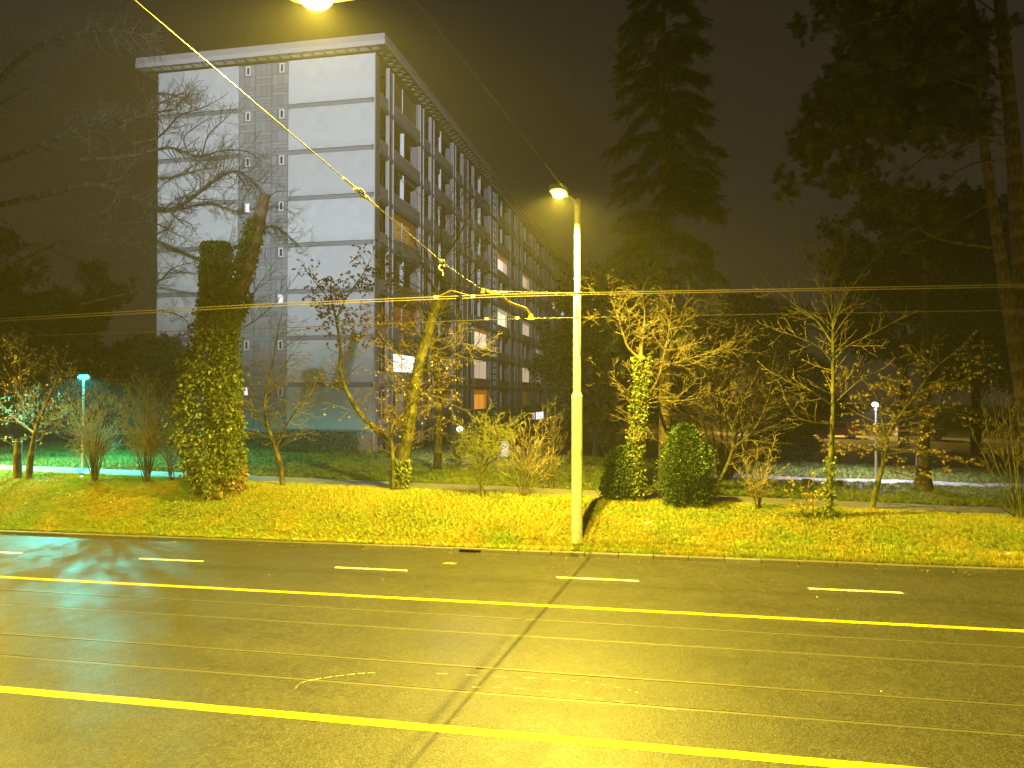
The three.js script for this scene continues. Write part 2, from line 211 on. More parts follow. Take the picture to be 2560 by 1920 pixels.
// ------------------------------------------------------------------ apartment block
{
  const X0 = -31.7, X1 = -17.14, Z0 = -41.87, LEN = 90, G = 0.9, SOFF = 25.0, BAND = Array.from({ length: 8 }, (_, k) => 22.2 - 2.815 * k);
  const B = thing('apartment_block', 'long eight storey apartment block with pale striped gable end', 'building', X1, G, Z0);
  const dirt = texture(512, (u, v, x, y) => { const k = 0.93 + 0.045 * (fbm(u * 8, v * 4, 5, 4) - 0.5) * 2 + 0.03 * (grain(x, y) - 0.5); return [k, k * 0.995, k * 0.985]; }, true);
  const M_white = [0.66, 0.7, 0.63].map((k) => new THREE.MeshStandardMaterial({ color: lin(k, k, k * 1.02), map: dirt, bumpMap: stoneMap, bumpScale: 0.004, roughness: 0.9 }));
  const M_grey = [0.27, 0.3, 0.25].map((k) => mat([k, k, k * 1.03], 0.85)), M_core = mat([0.2, 0.2, 0.21], 0.9), M_band = mat([0.24, 0.24, 0.26], 0.9), M_conc = mat([0.4, 0.34, 0.31], 0.9), M_brown = mat([0.32, 0.25, 0.2], 0.9);
  const M_frame = mat([0.75, 0.75, 0.74], 0.6), M_glass = new THREE.MeshPhysicalMaterial({ color: lin(0.03, 0.032, 0.03), roughness: 0.08, metalness: 0 }), M_dark = mat([0.05, 0.045, 0.035], 0.9), M_post = mat([0.46, 0.44, 0.43], 0.7), M_cheek = mat([0.24, 0.22, 0.21], 0.9), M_soffit = mat([0.36, 0.37, 0.37], 0.9), M_slat = mat([0.72, 0.76, 0.76], 0.8);
  const M_blind = [mat([0.3, 0.28, 0.24], 0.9), mat([0.24, 0.2, 0.12], 0.9), mat([0.2, 0.2, 0.19], 0.9)];
  const x = (w) => w - X1, y = (w) => w - G;
  const S = (name, m, x0, x1, y0, y1, z0, z1, parent = B) => slab(name, m, parent, x(x0), x(x1), y(y0), y(y1), Math.min(z0, z1) - Z0, Math.max(z0, z1) - Z0);
  // core of the block, set back behind the loggias on the long side
  S('wall_core', M_core, X0, X1 - 1.55, -0.5, SOFF, Z0 - LEN, Z0 - 0.12);
  S('flank_wall', M_white[0], X0 - 0.06, X0, 0, SOFF, Z0 - LEN, Z0 - 0.12);
  S('corner_pier', M_brown, X1 - 1.55, X1, 0, SOFF, Z0 - 0.7, Z0 - 0.12); S('plinth', M_conc, X0 - 0.06, X1, -0.5, BAND[7] - 0.1, Z0 - 0.12, Z0 - 0.02);
  // gable end: a pale slab per storey left and right of a grey panelled column, with dark bands between
  const CL = -26.08, CR = -22.73, bh = 0.13, edges = [...BAND];
  const tops = [SOFF, ...BAND.map((b) => b - bh)], bots = [...BAND.map((b) => b + bh)];
  BAND.forEach((b, k) => {
    for (const [a, c] of [[X0, CL], [CR, X1 - 0.04]]) {
      S('gable_panel', M_white[(k * 2 + (a === CR ? 1 : 0)) % 3], a, c, bots[k] + 0.012, tops[k] - 0.012, Z0 - 0.12, Z0 + 0.045);
      S('floor_band', M_band, a, a === CR ? c - 0.16 : c, b - bh + 0.012, b + bh - 0.012, Z0 - 0.12, Z0 + 0.012);
    }
  });
  S('edge_trim', M_post, X1 - 0.04, X1 + 0.02, 0.8, SOFF, Z0 - 0.14, Z0 + 0.06);
  // basket-weave cladding of the column: squares of three boards, laid upright and flat in turn
  S('column_backing', M_core, CL, CR, 0, SOFF, Z0 - 0.12, Z0 - 0.02);
  const cw = (CR - CL) / 3, boardH = new THREE.BoxGeometry(1, 1, 1);
  const litGable = new Set(['3_0', '5_2', '7_0']);
  for (let k = 0; k < 8; k++) {
    const lo = k < 8 ? BAND[k] : 0, hi = lo + 2.815, rows = 4, rh = (hi - lo - 0.2) / rows;
    S('column_band', M_grey[0], CL, CR, lo - 0.1, lo + 0.1, Z0 - 0.02, Z0 + 0.012);
    for (let r = 0; r < rows; r++) for (let c = 0; c < 3; c++) {
      const x0 = CL + c * cw + 0.045, x1 = CL + (c + 1) * cw - 0.045, y0 = lo + 0.1 + r * rh + 0.012, y1 = Math.min(y0 + rh - 0.024, SOFF - 0.02), up = (r + c + k) % 2 === 0, win = r === 3 && c !== 1; // the top row of a storey holds the small windows
      if (win) { // boards left and right of the opening only
        S('board', M_grey[(k + c) % 3], x0, x0 + 0.27, y0, y1, Z0 - 0.02, Z0 + 0.02); S('board', M_grey[(k + c + 1) % 3], x1 - 0.3, x1, y0, y1, Z0 - 0.02, Z0 + 0.022); continue; }
      for (let b = 0; b < 3; b++) { const m = M_grey[(hash(k * 7 + r, c * 5 + b) * 3) | 0], dz = 0.012 + 0.014 * hash(b + r * 3, c + k * 4);
        if (up) S('board', m, lerp(x0, x1, b / 3) + 0.012, lerp(x0, x1, (b + 1) / 3) - 0.012, y0, y1, Z0 - 0.02, Z0 + dz); else S('board', m, x0, x1, lerp(y0, y1, b / 3) + 0.01, lerp(y0, y1, (b + 1) / 3) - 0.01, Z0 - 0.02, Z0 + dz); }
    }
    for (const [c, cx] of [[0, -25.44], [2, -23.17]]) {
      const cy = lo + 2.4, w = new THREE.Group(); w.name = 'gable_window'; w.position.set(x(cx), y(cy), 0); B.add(w);
      const lit = litGable.has(k + '_' + c), f = (n, m, a, b, d, e, z0, z1) => slab(n, m, w, a, b, d, e, z0, z1), ww = lit ? 0.19 : 0.16, hh = 0.29;
      f('frame_side', M_frame, -ww, -ww + 0.075, -hh, hh, 0, 0.07); f('frame_side', M_frame, ww - 0.075, ww, -hh, hh, 0, 0.07); f('frame_top', M_frame, -ww + 0.075, ww - 0.075, hh - 0.07, hh, 0, 0.07); f('frame_sill', M_frame, -ww + 0.075, ww - 0.075, -hh, -hh + 0.07, 0, 0.075);
      f('pane', lit ? glow(1, 0.9, 0.92, 1.6) : M_glass, -ww + 0.075, ww - 0.075, -hh + 0.07, hh - 0.07, -0.015, 0.012);
    }
  }
  // roof slab with a slatted soffit
  const o = 0.92;
  S('roof_slab', M_conc, X0 - o, X1 + o, SOFF + 0.09, SOFF + 0.62, Z0 - LEN - o, Z0 + o);
  S('fascia', M_post, X0 - o - 0.03, X1 + o + 0.03, SOFF + 0.02, SOFF + 0.3, Z0 + o, Z0 + o + 0.05); S('fascia', M_conc, X0 - o - 0.02, X1 + o + 0.02, SOFF + 0.31, SOFF + 0.66, Z0 + o, Z0 + o + 0.04);
  S('fascia', M_post, X1 + o, X1 + o + 0.04, SOFF + 0.02, SOFF + 0.3, Z0 - LEN, Z0 + o); S('fascia', M_conc, X1 + o, X1 + o + 0.03, SOFF + 0.31, SOFF + 0.66, Z0 - LEN, Z0 + o); S('fascia', M_post, X0 - o - 0.04, X0 - o, SOFF + 0.02, SOFF + 0.3, Z0 - LEN, Z0 + o);
  for (let i = 0; i < 22; i++) S('soffit_slat', M_slat, X0 - o + 0.12 + i * 0.73, X0 - o + 0.6 + i * 0.73, SOFF + 0.05, SOFF + 0.088, Z0 + 0.3, Z0 + 0.66);
  for (let i = 0; i < 80; i++) for (const [a, b, s] of [[0.12, 0.42, 0], [0.52, 0.82, 0.35]]) S('soffit_slat', M_slat, X1 + a, X1 + b, SOFF + 0.05, SOFF + 0.088, Z0 - 0.1 - i * 0.8 - s, Z0 - 0.42 - i * 0.8 - s);
  for (let i = 0; i < 14; i++) S('soffit_slat', M_slat, X0 - 0.75, X0 - 0.25, SOFF + 0.05, SOFF + 0.088, Z0 - 0.1 - i * 0.8, Z0 - 0.42 - i * 0.8);
  // long side: parapets, loggias, windows, posts
  const wides = [[3.2, 8.1], [11.5, 16.2], [23.4, 29], [32.5, 38.2], [45.6, 51.4], [54.8, 60.6], [68, 74], [77.5, 83.5]];
  const narrows = [[0.85, 2.1], [9.15, 10.5], [17.3, 19], [21.3, 22.6], [39.6, 41.2], [43.2, 44.6], [52.3, 53.7], [61.6, 63.2], [65.4, 67]];
  const posts = [2.25, 3.02, 8.28, 8.95, 10.65, 11.35, 16.4, 17.1, 19.3, 20.9, 22.9, 29.3, 32.2, 38.6, 41.6, 42.6, 45.2, 51.8, 54.4, 61, 64.2, 67.6, 74.5];
  for (const t of posts) S('facade_post', M_post, X1 - 0.1, X1 + 0.03, 0.8, SOFF, Z0 - t - 0.05, Z0 - t + 0.05);
  const lit = { // storey_bay: colour, brightness, blind colour above
    '3_0': [[0.75, 0.42, 0.12], 0.35, [0.5, 0.22, 0.03]], '5_0': [[0.55, 0.2, 0.06], 0.29, [0.35, 0.1, 0.02]], '6_0': [[0.9, 1, 0.95], 1.70, null],
    '2_3': [[1, 0.86, 0.76], 0.95, [0.5, 0.2, 0.06]], '2_4': [[0.9, 0.68, 0.44], 0.66, [0.5, 0.34, 0.2]], '2_6': [[0.9, 0.66, 0.4], 0.66, [0.5, 0.34, 0.2]], '2_7': [[0.55, 0.75, 0.9], 0.99, null],
    '4_3': [[0.95, 0.85, 0.55], 1.21, [0.6, 0.5, 0.3]], '4_4': [[0.9, 0.66, 0.48], 0.62, [0.5, 0.35, 0.25]], '5_2': [[1, 0.78, 0.5], 0.99, [0.5, 0.2, 0.05]], '6_2': [[0.95, 0.72, 0.5], 0.53, null], '5_5': [[0.6, 0.75, 0.5], 0.44, null],
    '6_4': [[0.9, 0.7, 0.45], 0.55, null], '6_5': [[0.85, 0.6, 0.5], 0.44, null], '7_2': [[0.85, 0.33, 0.03], 0.88, [0.55, 0.16, 0.01]], '7_4': [[0.6, 0.25, 0.05], 0.13, null],
    '0_0': [[0.7, 0.5, 0.3], 0.06, null] };
  for (let k = 0; k < 8; k++) {
    const lo = BAND[k], hi = k ? BAND[k - 1] - 0.13 : SOFF, sill = lo + 0.82, head = hi - 0.05;
    S('storey_band', M_band, X1 - 1.55, X1 + 0.02, lo - 0.13, lo + 0.13, Z0 - LEN, Z0 - 0.7);
    wides.forEach(([a, b], i) => {
      const L = new THREE.Group(); L.name = 'loggia'; L.position.set(0, y(sill), -(a + b) / 2); B.add(L);
      const w = (b - a) / 2, H = head - sill, f = (n, m, x0, x1, y0, y1, z0, z1) => slab(n, m, L, x0, x1, y0, y1, z0, z1), l = lit[k + '_' + i];
      f('parapet', M_conc, -0.14, 0, -0.69, -0.002, -w, w); f('rail', M_frame, -0.16, 0.02, 0, 0.05, -w, w);
      f('cheek', M_cheek, -1.5, -0.16, -0.69, H, -w - 0.08, -w); f('cheek', M_cheek, -1.5, -0.16, -0.69, H, w, w + 0.08);
      if (l) { // lit room behind
        const drop = l[2] ? 0.34 * (0.7 + 0.6 * hash(k, i)) : k === 6 && i === 0 ? 0.55 : 0, wide = [2, 3, 4, 5, 6, 7].includes(i) ? 0.92 : 1;
        f('pane', glow(...l[0], l[1]), -0.3, -0.28, 0.06, H - drop - 0.06, -w * wide + 0.1, w * wide - 0.1); if (k === 6 && i === 0) f('blind', M_blind[0], -0.28, -0.25, H - drop - 0.05, H, -w, w); if (l[2]) f('blind', glow(...l[2], l[1] * 0.55), -0.28, -0.25, H - drop - 0.05, H, -w, w);
        if (hash(i + 2, k + 5) > 0.35 && !(k === 6 && i === 0)) f('curtain', glow(...l[0].map((v, j) => v * [0.62, 0.5, 0.4][j]), l[1]), -0.28, -0.262, 0.06, H - drop - 0.06, -w * wide + 0.1, -w * wide + 0.1 + w * (0.25 + 0.5 * hash(k, i + 11)));
        f('mullion', M_frame, -0.28, -0.24, 0.05, H - drop, w * 0.12, w * 0.12 + 0.07); f('window_frame', M_frame, -0.28, -0.23, 0.05, H, w * wide - 0.1, w - 0.01);
      } else {
        f('back_wall', M_blind[(hash(k, i + 3) * 3) | 0], -1.52, -1.42, -0.69, H, -w, w); f('pane', M_glass, -1.42, -1.4, -0.4, H - 0.15, -w * 0.85, w * 0.35); f('mullion', M_frame, -1.4, -1.36, -0.5, H - 0.1, -w * 0.25 - 0.03, -w * 0.25 + 0.03); f('divider', M_frame, -0.7, -0.16, 0.05, H, w * 0.1, w * 0.1 + 0.06);
        if (hash(k + 4, i * 7) > 0.5) f('planter', M_blind[0], -0.34, -0.16, 0.05, 0.22, -w * 0.7, -w * 0.7 + w * (0.3 + hash(i, k)));
        if (hash(k * 3, i) > 0.45) f('awning', M_blind[1], -0.3, -0.24, H - 0.45 * hash(k, i * 3) - 0.2, H, -w, w);
      }
    });
    narrows.forEach(([a, b], i) => {
      const W = new THREE.Group(); W.name = 'window'; W.position.set(0, y(sill), -(a + b) / 2); B.add(W);
      const w = (b - a) / 2, H = head - sill, f = (n, m, x0, x1, y0, y1, z0, z1) => slab(n, m, W, x0, x1, y0, y1, z0, z1);
      f('apron', M_conc, -0.12, -0.02, -0.69, 0, -w - 0.08, w + 0.08); f('pane', M_glass, -0.4, -0.38, 0, H, -w, w); f('window_frame', M_frame, -0.38, -0.33, 0, H, -w, -w + 0.06); f('window_frame', M_frame, -0.38, -0.33, 0, H, w - 0.06, w); f('shutter', M_blind[(hash(i, k) * 3) | 0], -0.33, -0.3, H * (0.35 + 0.6 * hash(i + 9, k)), H, -w + 0.06, w - 0.06); f('reveal', M_brown, -0.5, -0.02, -0.69, H, w + 0.001, w + 0.08);
    });
    // closed wall between the bays
    const spans = [[2.1, 3.2], [8.1, 9.15], [10.5, 11.5], [16.2, 17.3], [19, 21.3], [22.6, 23.4], [29, 30.4], [31.9, 32.5], [38.2, 39.6], [41.2, 43.2], [44.6, 45.6], [51.4, 52.3], [53.7, 54.8], [60.6, 61.6], [63.2, 65.4], [67, 68], [74, 77.5], [83.5, LEN]];
    for (const [a, b] of spans) S('wall_panel', M_conc, X1 - 0.2, X1 - 0.04, lo + 0.13, hi, Z0 - b + 0.08, Z0 - a - 0.08);
    // open lattice of the stair shaft
    for (const q of [0, 1]) for (let r = 0; r < 4; r++) S('stair_lattice', M_slat, X1 - 0.06, X1 + 0.02, lo + 0.25 + r * 0.62, lo + 0.72 + r * 0.62, Z0 - 30.6 - q * 0.75 - 0.35, Z0 - 30.6 - q * 0.75);
  }
  S('ground_wall', M_conc, X1 - 1.4, X1 - 0.9, -0.5, BAND[7] - 0.13, Z0 - LEN, Z0 - 0.8);
  const lobby = new THREE.Group(); lobby.name = 'lobby_window'; lobby.position.set(0, y(1.0), -60.5); B.add(lobby);
  slab('pane', glow(0.78, 0.82, 1, 1.5), lobby, -0.6, -0.58, 0, 1.4, -3.6, 3.6); for (const q of [-3.6, -1.2, 1.2, 3.5]) slab('mullion', M_dark, lobby, -0.58, -0.52, 0, 1.4, q, q + 0.09); slab('door_head', M_frame, lobby, -0.58, -0.5, 1.4, 1.5, -3.6, 3.6);
}

// ------------------------------------------------------------------ lamps
function lampLight(Kind, color, intensity, at, radius, extra = []) { const l = new Kind(lin(...color), intensity, 0, ...extra); l.position.copy(at); l.castShadow = true; l.shadow.radius = radius / 0.02; l.shadow.mapSize.set(1024, 1024); return l; }
function luminaire(parent, at, yaw, pitch, len, wid, color, intensity, glowK, cut) { // cut-off street light head: closed housing above, glass below, lamp inside
  const h = new THREE.Group(); h.name = 'lamp_head'; h.position.copy(at); h.rotation.set(0, yaw, pitch, 'YXZ'); parent.add(h);
  const sh = new THREE.Shape(); sh.moveTo(-len / 2, 0); sh.quadraticCurveTo(-len / 2, wid * 0.42, -len * 0.2, wid * 0.5); sh.lineTo(len * 0.42, wid * 0.36); sh.quadraticCurveTo(len / 2, wid * 0.3, len / 2, 0); sh.quadraticCurveTo(len / 2, -wid * 0.3, len * 0.42, -wid * 0.36); sh.lineTo(-len * 0.2, -wid * 0.5); sh.quadraticCurveTo(-len / 2, -wid * 0.42, -len / 2, 0);
  const g = new THREE.ExtrudeGeometry(sh, { depth: 0.1, bevelEnabled: true, bevelSize: 0.03, bevelThickness: 0.035, bevelSegments: 3, curveSegments: 10 }); g.rotateX(-Math.PI / 2);
  part('housing', g, M.poleSteel, h).position.y = 0.06;
  const s = new THREE.SphereGeometry(1, 20, 10, 0, Math.PI * 2, Math.PI / 2, Math.PI / 2); s.scale(0.2, 0.16, 0.19); s.translate(-len * 0.06, 0.02, 0);
  part('lamp_glass', s, glow(...color, glowK), h);
  const l = lampLight(THREE.SpotLight, color, intensity, V(-len * 0.06, -0.06, 0), 0.022, [cut, 0.28]); h.add(l); const t = new THREE.Object3D(); t.name = 'aim'; t.position.set(-len * 0.06, -5, 0); h.add(t); l.target = t; l.name = 'lamp_light';
  return h;
}
const tube = (pts, r, sides = 6, n = pts.length * 4) => new THREE.TubeGeometry(new THREE.CatmullRomCurve3(pts), n, r, sides, false);
const straight = (pts, r, sides = 6) => { const c = new THREE.CurvePath(); for (let i = 0; i + 1 < pts.length; i++) c.add(new THREE.LineCurve3(pts[i], pts[i + 1])); return new THREE.TubeGeometry(c, Math.max(2, (pts.length - 1) * 6), r, sides, false); };
const POLE = V(-2.81, 0, -23.0); POLE.y = groundY(POLE.x, POLE.z);
{
  const P = thing('street_lamp', 'tall white stepped street lamp mast on the grass verge', 'street lamp', POLE.x, POLE.y, POLE.z), top = 10.72 - POLE.y;
  const seg = (name, y0, y1, r0, r1) => { const g = new THREE.CylinderGeometry(r1, r0, y1 - y0, 28, 1); g.translate(0, (y0 + y1) / 2, 0); return part(name, g, M.poleSteel, P); };
  seg('pole_base', -0.15, 4.72 - POLE.y, 0.172, 0.168); seg('pole_shoulder', 4.72 - POLE.y, 4.84 - POLE.y, 0.168, 0.124); seg('pole_middle', 4.84 - POLE.y, 7.78 - POLE.y, 0.124, 0.12); seg('pole_collar', 7.78 - POLE.y, 7.84 - POLE.y, 0.12, 0.094); seg('pole_top', 7.84 - POLE.y, top, 0.094, 0.088);
  { const g = new THREE.CylinderGeometry(0.2, 0.21, 0.06, 24); g.translate(0, 0.0, 0); part('foot_flange', g, M.poleSteel, P); }
  slab('hatch', M.poleSteel, P, -0.055, 0.055, 0.75, 1.2, 0.158, 0.178);
  const band = new THREE.TorusGeometry(0.104, 0.014, 8, 24); band.rotateX(Math.PI / 2); band.translate(0, 7.87 - POLE.y, 0); part('cable_band', band, M.steel, P);
  for (let i = 0; i < 4; i++) slab('number_tag', M.darkSteel, P, -0.024, 0.024, 7.35 - POLE.y - i * 0.1, 7.42 - POLE.y - i * 0.1, 0.121, 0.128);
  const head = V(-3.12 - POLE.x, 10.5 - POLE.y, -21.3 - POLE.z);
  part('arm', tube([V(0, top - 0.12, 0), V(-0.12, top - 0.02, 0.45), V(head.x * 0.75, head.y + 0.1, head.z * 0.75), V(head.x, head.y + 0.1, head.z)], 0.036, 10), M.poleSteel, P);
  const cap = new THREE.SphereGeometry(0.09, 16, 8, 0, Math.PI * 2, 0, Math.PI / 2); cap.translate(0, top, 0); part('pole_cap', cap, M.poleSteel, P);
  luminaire(P, head, Math.atan2(-1.7, -0.31) + Math.PI, -0.1, 0.72, 0.44, SODIUM, I_POLE, 60, 1.43);
}
// the vertical plane in which the span wires hang between the mast and the near side of the street
const onSpan = (px, py) => { const d = ray(px, py), k = 4.343 / (-0.0656 * d.z - d.x); return camera.position.clone().addScaledVector(d, k); };
const LAMP = onSpan(800, -10);
{
  const L = thing('span_lamp', 'sodium street light hung over the street from a span wire', 'street lamp', LAMP.x, LAMP.y, LAMP.z);
  luminaire(L, V(0, 0, 0), 0.1, 0, 0.8, 0.46, SODIUM, I_SPAN, 60, 1.44);
  const hang = onSpan(1075, 46), a = V(POLE.x, 10.6, POLE.z), topY = lerp(a.y, hang.y, (a.z - LAMP.z) / (a.z - hang.z));
  for (const s of [-0.12, 0.12]) part('hanger_rod', straight([V(s, 0.16, 0), V(s * 0.4, topY - LAMP.y, 0)], 0.012), M.steel, L);
  const W = thing('carrier_cable', 'thin upper span cable running to the top of the mast', 'cable', a.x, a.y, a.z), far = V(LAMP.x - 1, topY + 0.9, 4), o = (v) => v.clone().sub(a);
  part('cable', straight([V(0, 0, 0), o(hang), o(V(LAMP.x, topY, LAMP.z)), o(far)], 0.006), M.wire, W);
  // wall bracket mast on the near side, behind the camera
  const m = thing('near_mast', 'anchor mast of the span wires on the near pavement', 'mast', far.x, 0.1, far.z + 0.1); { const g = new THREE.CylinderGeometry(0.1, 0.15, 12, 20); g.translate(0, 6, 0); part('pole', g, M.poleSteel, m); const f = new THREE.CylinderGeometry(0.24, 0.26, 0.08, 20); f.translate(0, 0.04, 0); part('foot_flange', f, M.poleSteel, m); }
  // lower cross-span with its turnbuckle, clamp and insulator
  const p1 = onSpan(335, 0), p2 = onSpan(903, 483), p3 = onSpan(1105, 655), p4 = onSpan(1209, 728), p5 = V(POLE.x - 0.02, 7.87, POLE.z + 0.09), p0 = p1.clone().add(p1.clone().sub(p2).multiplyScalar(2.2)).setZ(4.0).setX(far.x); p0.y = p1.y + 1.4;
  const X = thing('span_wire', 'lower cross span wire with turnbuckle slanting over the street', 'wire', p4.x, p4.y, p4.z), q = (v) => v.clone().sub(p4);
  part('wire', straight([q(p0), q(p1), q(p2), q(p3), q(p4)], 0.006, 8), M.wire, X); part('wire', straight([q(p4), q(p5)], 0.008, 8), M.wire, X);
  const dir = p3.clone().sub(p2).normalize(), quat = new THREE.Quaternion().setFromUnitVectors(V(1, 0, 0), dir);
  const fit = (name, geo, at, m) => { const f = part(name, geo, m, X); f.position.copy(q(at)); f.quaternion.copy(quat); return f; };
  { const r = new THREE.TorusGeometry(0.042, 0.013, 8, 18); r.scale(1.9, 1, 1); fit('turnbuckle', r, p2, M.steel); const s = new THREE.CylinderGeometry(0.0135, 0.0135, 0.36, 10); s.rotateZ(Math.PI / 2); fit('sleeve', s, p2.clone().addScaledVector(dir, -0.28), M.steel); const s2 = s.clone(); fit('sleeve', s2, p2.clone().addScaledVector(dir, 0.3), M.steel); const n = new THREE.CylinderGeometry(0.025, 0.025, 0.06, 6); n.rotateZ(Math.PI / 2); fit('nut', n, p2.clone().addScaledVector(dir, -0.13), M.steel); fit('nut', n.clone(), p2.clone().addScaledVector(dir, 0.13), M.steel);
    const c = new THREE.SphereGeometry(0.05, 12, 10); c.scale(1.3, 1, 0.9); fit('clamp', c, p3, M.darkSteel); const d = new THREE.TorusGeometry(0.045, 0.012, 8, 16, 4.6); const dd = fit('clamp_hook', d, p3.clone().add(V(0, -0.09, 0)), M.steel); dd.rotation.set(0, 0.3, 0.4); const b = new THREE.CylinderGeometry(0.012, 0.012, 0.1, 6); const bb = fit('clamp_bolt', b, p3.clone().add(V(0.01, -0.17, 0)), M.steel); bb.rotation.set(0, 0, 0.2);
    const e = new THREE.CylinderGeometry(0.026, 0.026, 0.5, 10); e.rotateZ(Math.PI / 2); const ee = fit('insulator', e, p4.clone().add(V(0.3, 0.0, -0.3)), M.steel); ee.quaternion.setFromUnitVectors(V(1, 0, 0), p5.clone().sub(p4).normalize()); const k = new THREE.BoxGeometry(0.08, 0.1, 0.08); fit('end_clamp', k, p4, M.darkSteel); }
}
{ // overhead contact wires above the two tracks
  const nearZ = -12.4, farZ = -15.35;
  const run = (name, label, z, pts, r, dy = 0) => { const P = pts.map(([a, b]) => atZ(a, b, z)), p0 = P[0].clone().add(P[0].clone().sub(P[1]).setLength(26)), p1 = P[P.length - 1].clone().add(P[P.length - 1].clone().sub(P[P.length - 2]).setLength(22)); const all = [p0, ...P, p1].map((v) => v.add(V(0, dy, 0))), o = all[2].clone(); const t = thing(name, label, 'wire', o.x, o.y, o.z, 'tram contact wires'); part('wire', straight(all.map((v) => v.clone().sub(o)), r, 8), M.wire, t); return [t, o]; };
  const nearPts = [[0, 797], [600, 763], [1208, 737], [1443, 732], [2000, 722], [2560, 711]], lowPts = [[0, 803], [600, 769], [1180, 744], [1443, 737], [2000, 727], [2560, 717]], farPts = [[0, 842], [700, 820], [1328, 795], [1443, 794], [2000, 784], [2560, 775]];
  const [nw, no] = run('contact_wire', 'upper wire of the close pair above the near tram track', nearZ, nearPts, 0.0075);
  run('contact_wire', 'lower wire of the close pair above the near tram track', nearZ + 0.05, lowPts, 0.007);
  const [fw, fo] = run('contact_wire', 'lone contact wire above the far tram track', farZ, farPts, 0.0075);
  const yoke = (t, o, z, a, b, c) => { const [A, B, C] = [a, b, c].map(([x, y]) => atZ(x, y, z).sub(o)); part('stay', straight([A, B, C], 0.007), M.wire, t); for (const v of [A, C]) { const g = new THREE.BoxGeometry(0.07, 0.05, 0.05); g.translate(v.x, v.y, v.z); part('wire_clip', g, M.steel, t); } };
  yoke(nw, no, nearZ, [1091, 743], [1129, 726], [1183, 741]); yoke(fw, fo, farZ, [1217, 797], [1258, 785], [1294, 795]);
  const k = thing('feeder_cable', 'orange yellow feeder cable looping down to the far wire', 'cable', onSpan(1212, 724).x, onSpan(1212, 724).y, onSpan(1212, 724).z), k0 = k.position, path = [[1214, 724, -13.7], [1224, 732, -13.8], [1245, 734, -14.0], [1255, 739, -14.2], [1272, 755, -14.5], [1296, 765, -14.9], [1316, 772, -15.2], [1327, 786, -15.35]].map(([a, b, z]) => atZ(a, b, z).sub(k0));
  part('cable_sheath', tube(path, 0.024, 10, 60), M.feeder, k); const c = atZ(1328, 791, -15.35).sub(k0), g = new THREE.CylinderGeometry(0.05, 0.065, 0.09, 8); g.translate(c.x, c.y, c.z); part('terminal', g, M.fitting, k); const g2 = new THREE.BoxGeometry(0.15, 0.035, 0.06); g2.translate(c.x, c.y - 0.05, c.z); part('terminal_shoe', g2, M.fitting, k);
}
// further lamps of the same row, outside the picture to the left and to the right
for (const [x, label] of [[-31, 'street lamp of the same row beyond the left edge'], [26, 'street lamp of the same row beyond the right edge']]) {
  const y0 = groundY(x, -23), P = thing('row_street_lamp', label, 'street lamp', x, y0, -23), g = new THREE.CylinderGeometry(0.09, 0.17, 10.6, 24); g.translate(0, 5.2, 0); part('pole', g, M.poleSteel, P);
  part('arm', tube([V(0, 10.2, 0), V(0, 10.42, 0.6), V(0, 10.42, 1.6)], 0.036, 10), M.poleSteel, P); luminaire(P, V(0, 10.32, 1.6), Math.PI / 2, -0.28, 0.72, 0.44, SODIUM, I_ROW, 60, 1.3);
}
// path lamps in the park
function pathLamp(label, px, pyBase, pyTop, color, intensity, glowK, flat, cut) {
  const b = onGround(px, pyBase), d = ray(px, pyTop), topY = camera.position.y + d.y * (b.z / d.z), h = topY - b.y, t = thing('path_lamp', label, 'path lamp', b.x, b.y, b.z);
  const g = new THREE.CylinderGeometry(0.042, 0.06, h - 0.1, 16); g.translate(0, (h - 0.1) / 2, 0); part('post', g, mat([0.5, 0.5, 0.5], 0.5), t); const f = new THREE.CylinderGeometry(0.11, 0.12, 0.05, 16); f.translate(0, 0.025, 0); part('foot', f, M.steel, t);
  const c = new THREE.CylinderGeometry(0.07, 0.24, 0.1, 24); c.translate(0, h + 0.13, 0); part('shade', c, mat([0.4, 0.4, 0.4], 0.5), t);
  const s = new THREE.SphereGeometry(1, 20, 14); s.scale(flat ? 0.23 : 0.16, 0.11, flat ? 0.23 : 0.16); s.translate(0, h - 0.02, 0); part('lamp_globe', s, glow(...color, glowK), t);
  const l = lampLight(THREE.SpotLight, color, intensity, V(0, h - 0.02, 0), 0.08, [cut, 0.4]), aim = new THREE.Object3D(); aim.name = 'aim'; aim.position.set(0, h - 5, 0); t.add(aim); l.target = aim; l.name = 'lamp_light'; t.add(l); return t;
}
pathLamp('cyan glowing path lamp on a slim post at the left', 207, 1172, 942, [0.02, 1, 0.93], I_CYAN, 22, true, 1.555);
pathLamp('white glowing path lamp on a slim post at the right', 2190, 1199, 1010, [0.86, 0.84, 1], I_PATH, 22, false, 1.3);
{ // low bollard light in front of the block
  const b = onGround(1149, 1150), t = thing('bollard_light', 'bright bluish white bollard light behind a glossy bush', 'bollard light', b.x, b.y, b.z); const g = new THREE.CylinderGeometry(0.06, 0.07, 1.5, 14); g.translate(0, 0.75, 0); part('post', g, M.darkSteel, t); const s = new THREE.SphereGeometry(0.16, 16, 12); s.translate(0, 1.64, 0); part('lamp_globe', s, glow(0.75, 0.78, 1, 14), t); const l = lampLight(THREE.PointLight, [0.75, 0.78, 1], 60, V(0, 1.64, 0), 0.1); t.add(l); const c = new THREE.ConeGeometry(0.2, 0.1, 16); c.translate(0, 1.85, 0); part('cap', c, M.darkSteel, t);
}
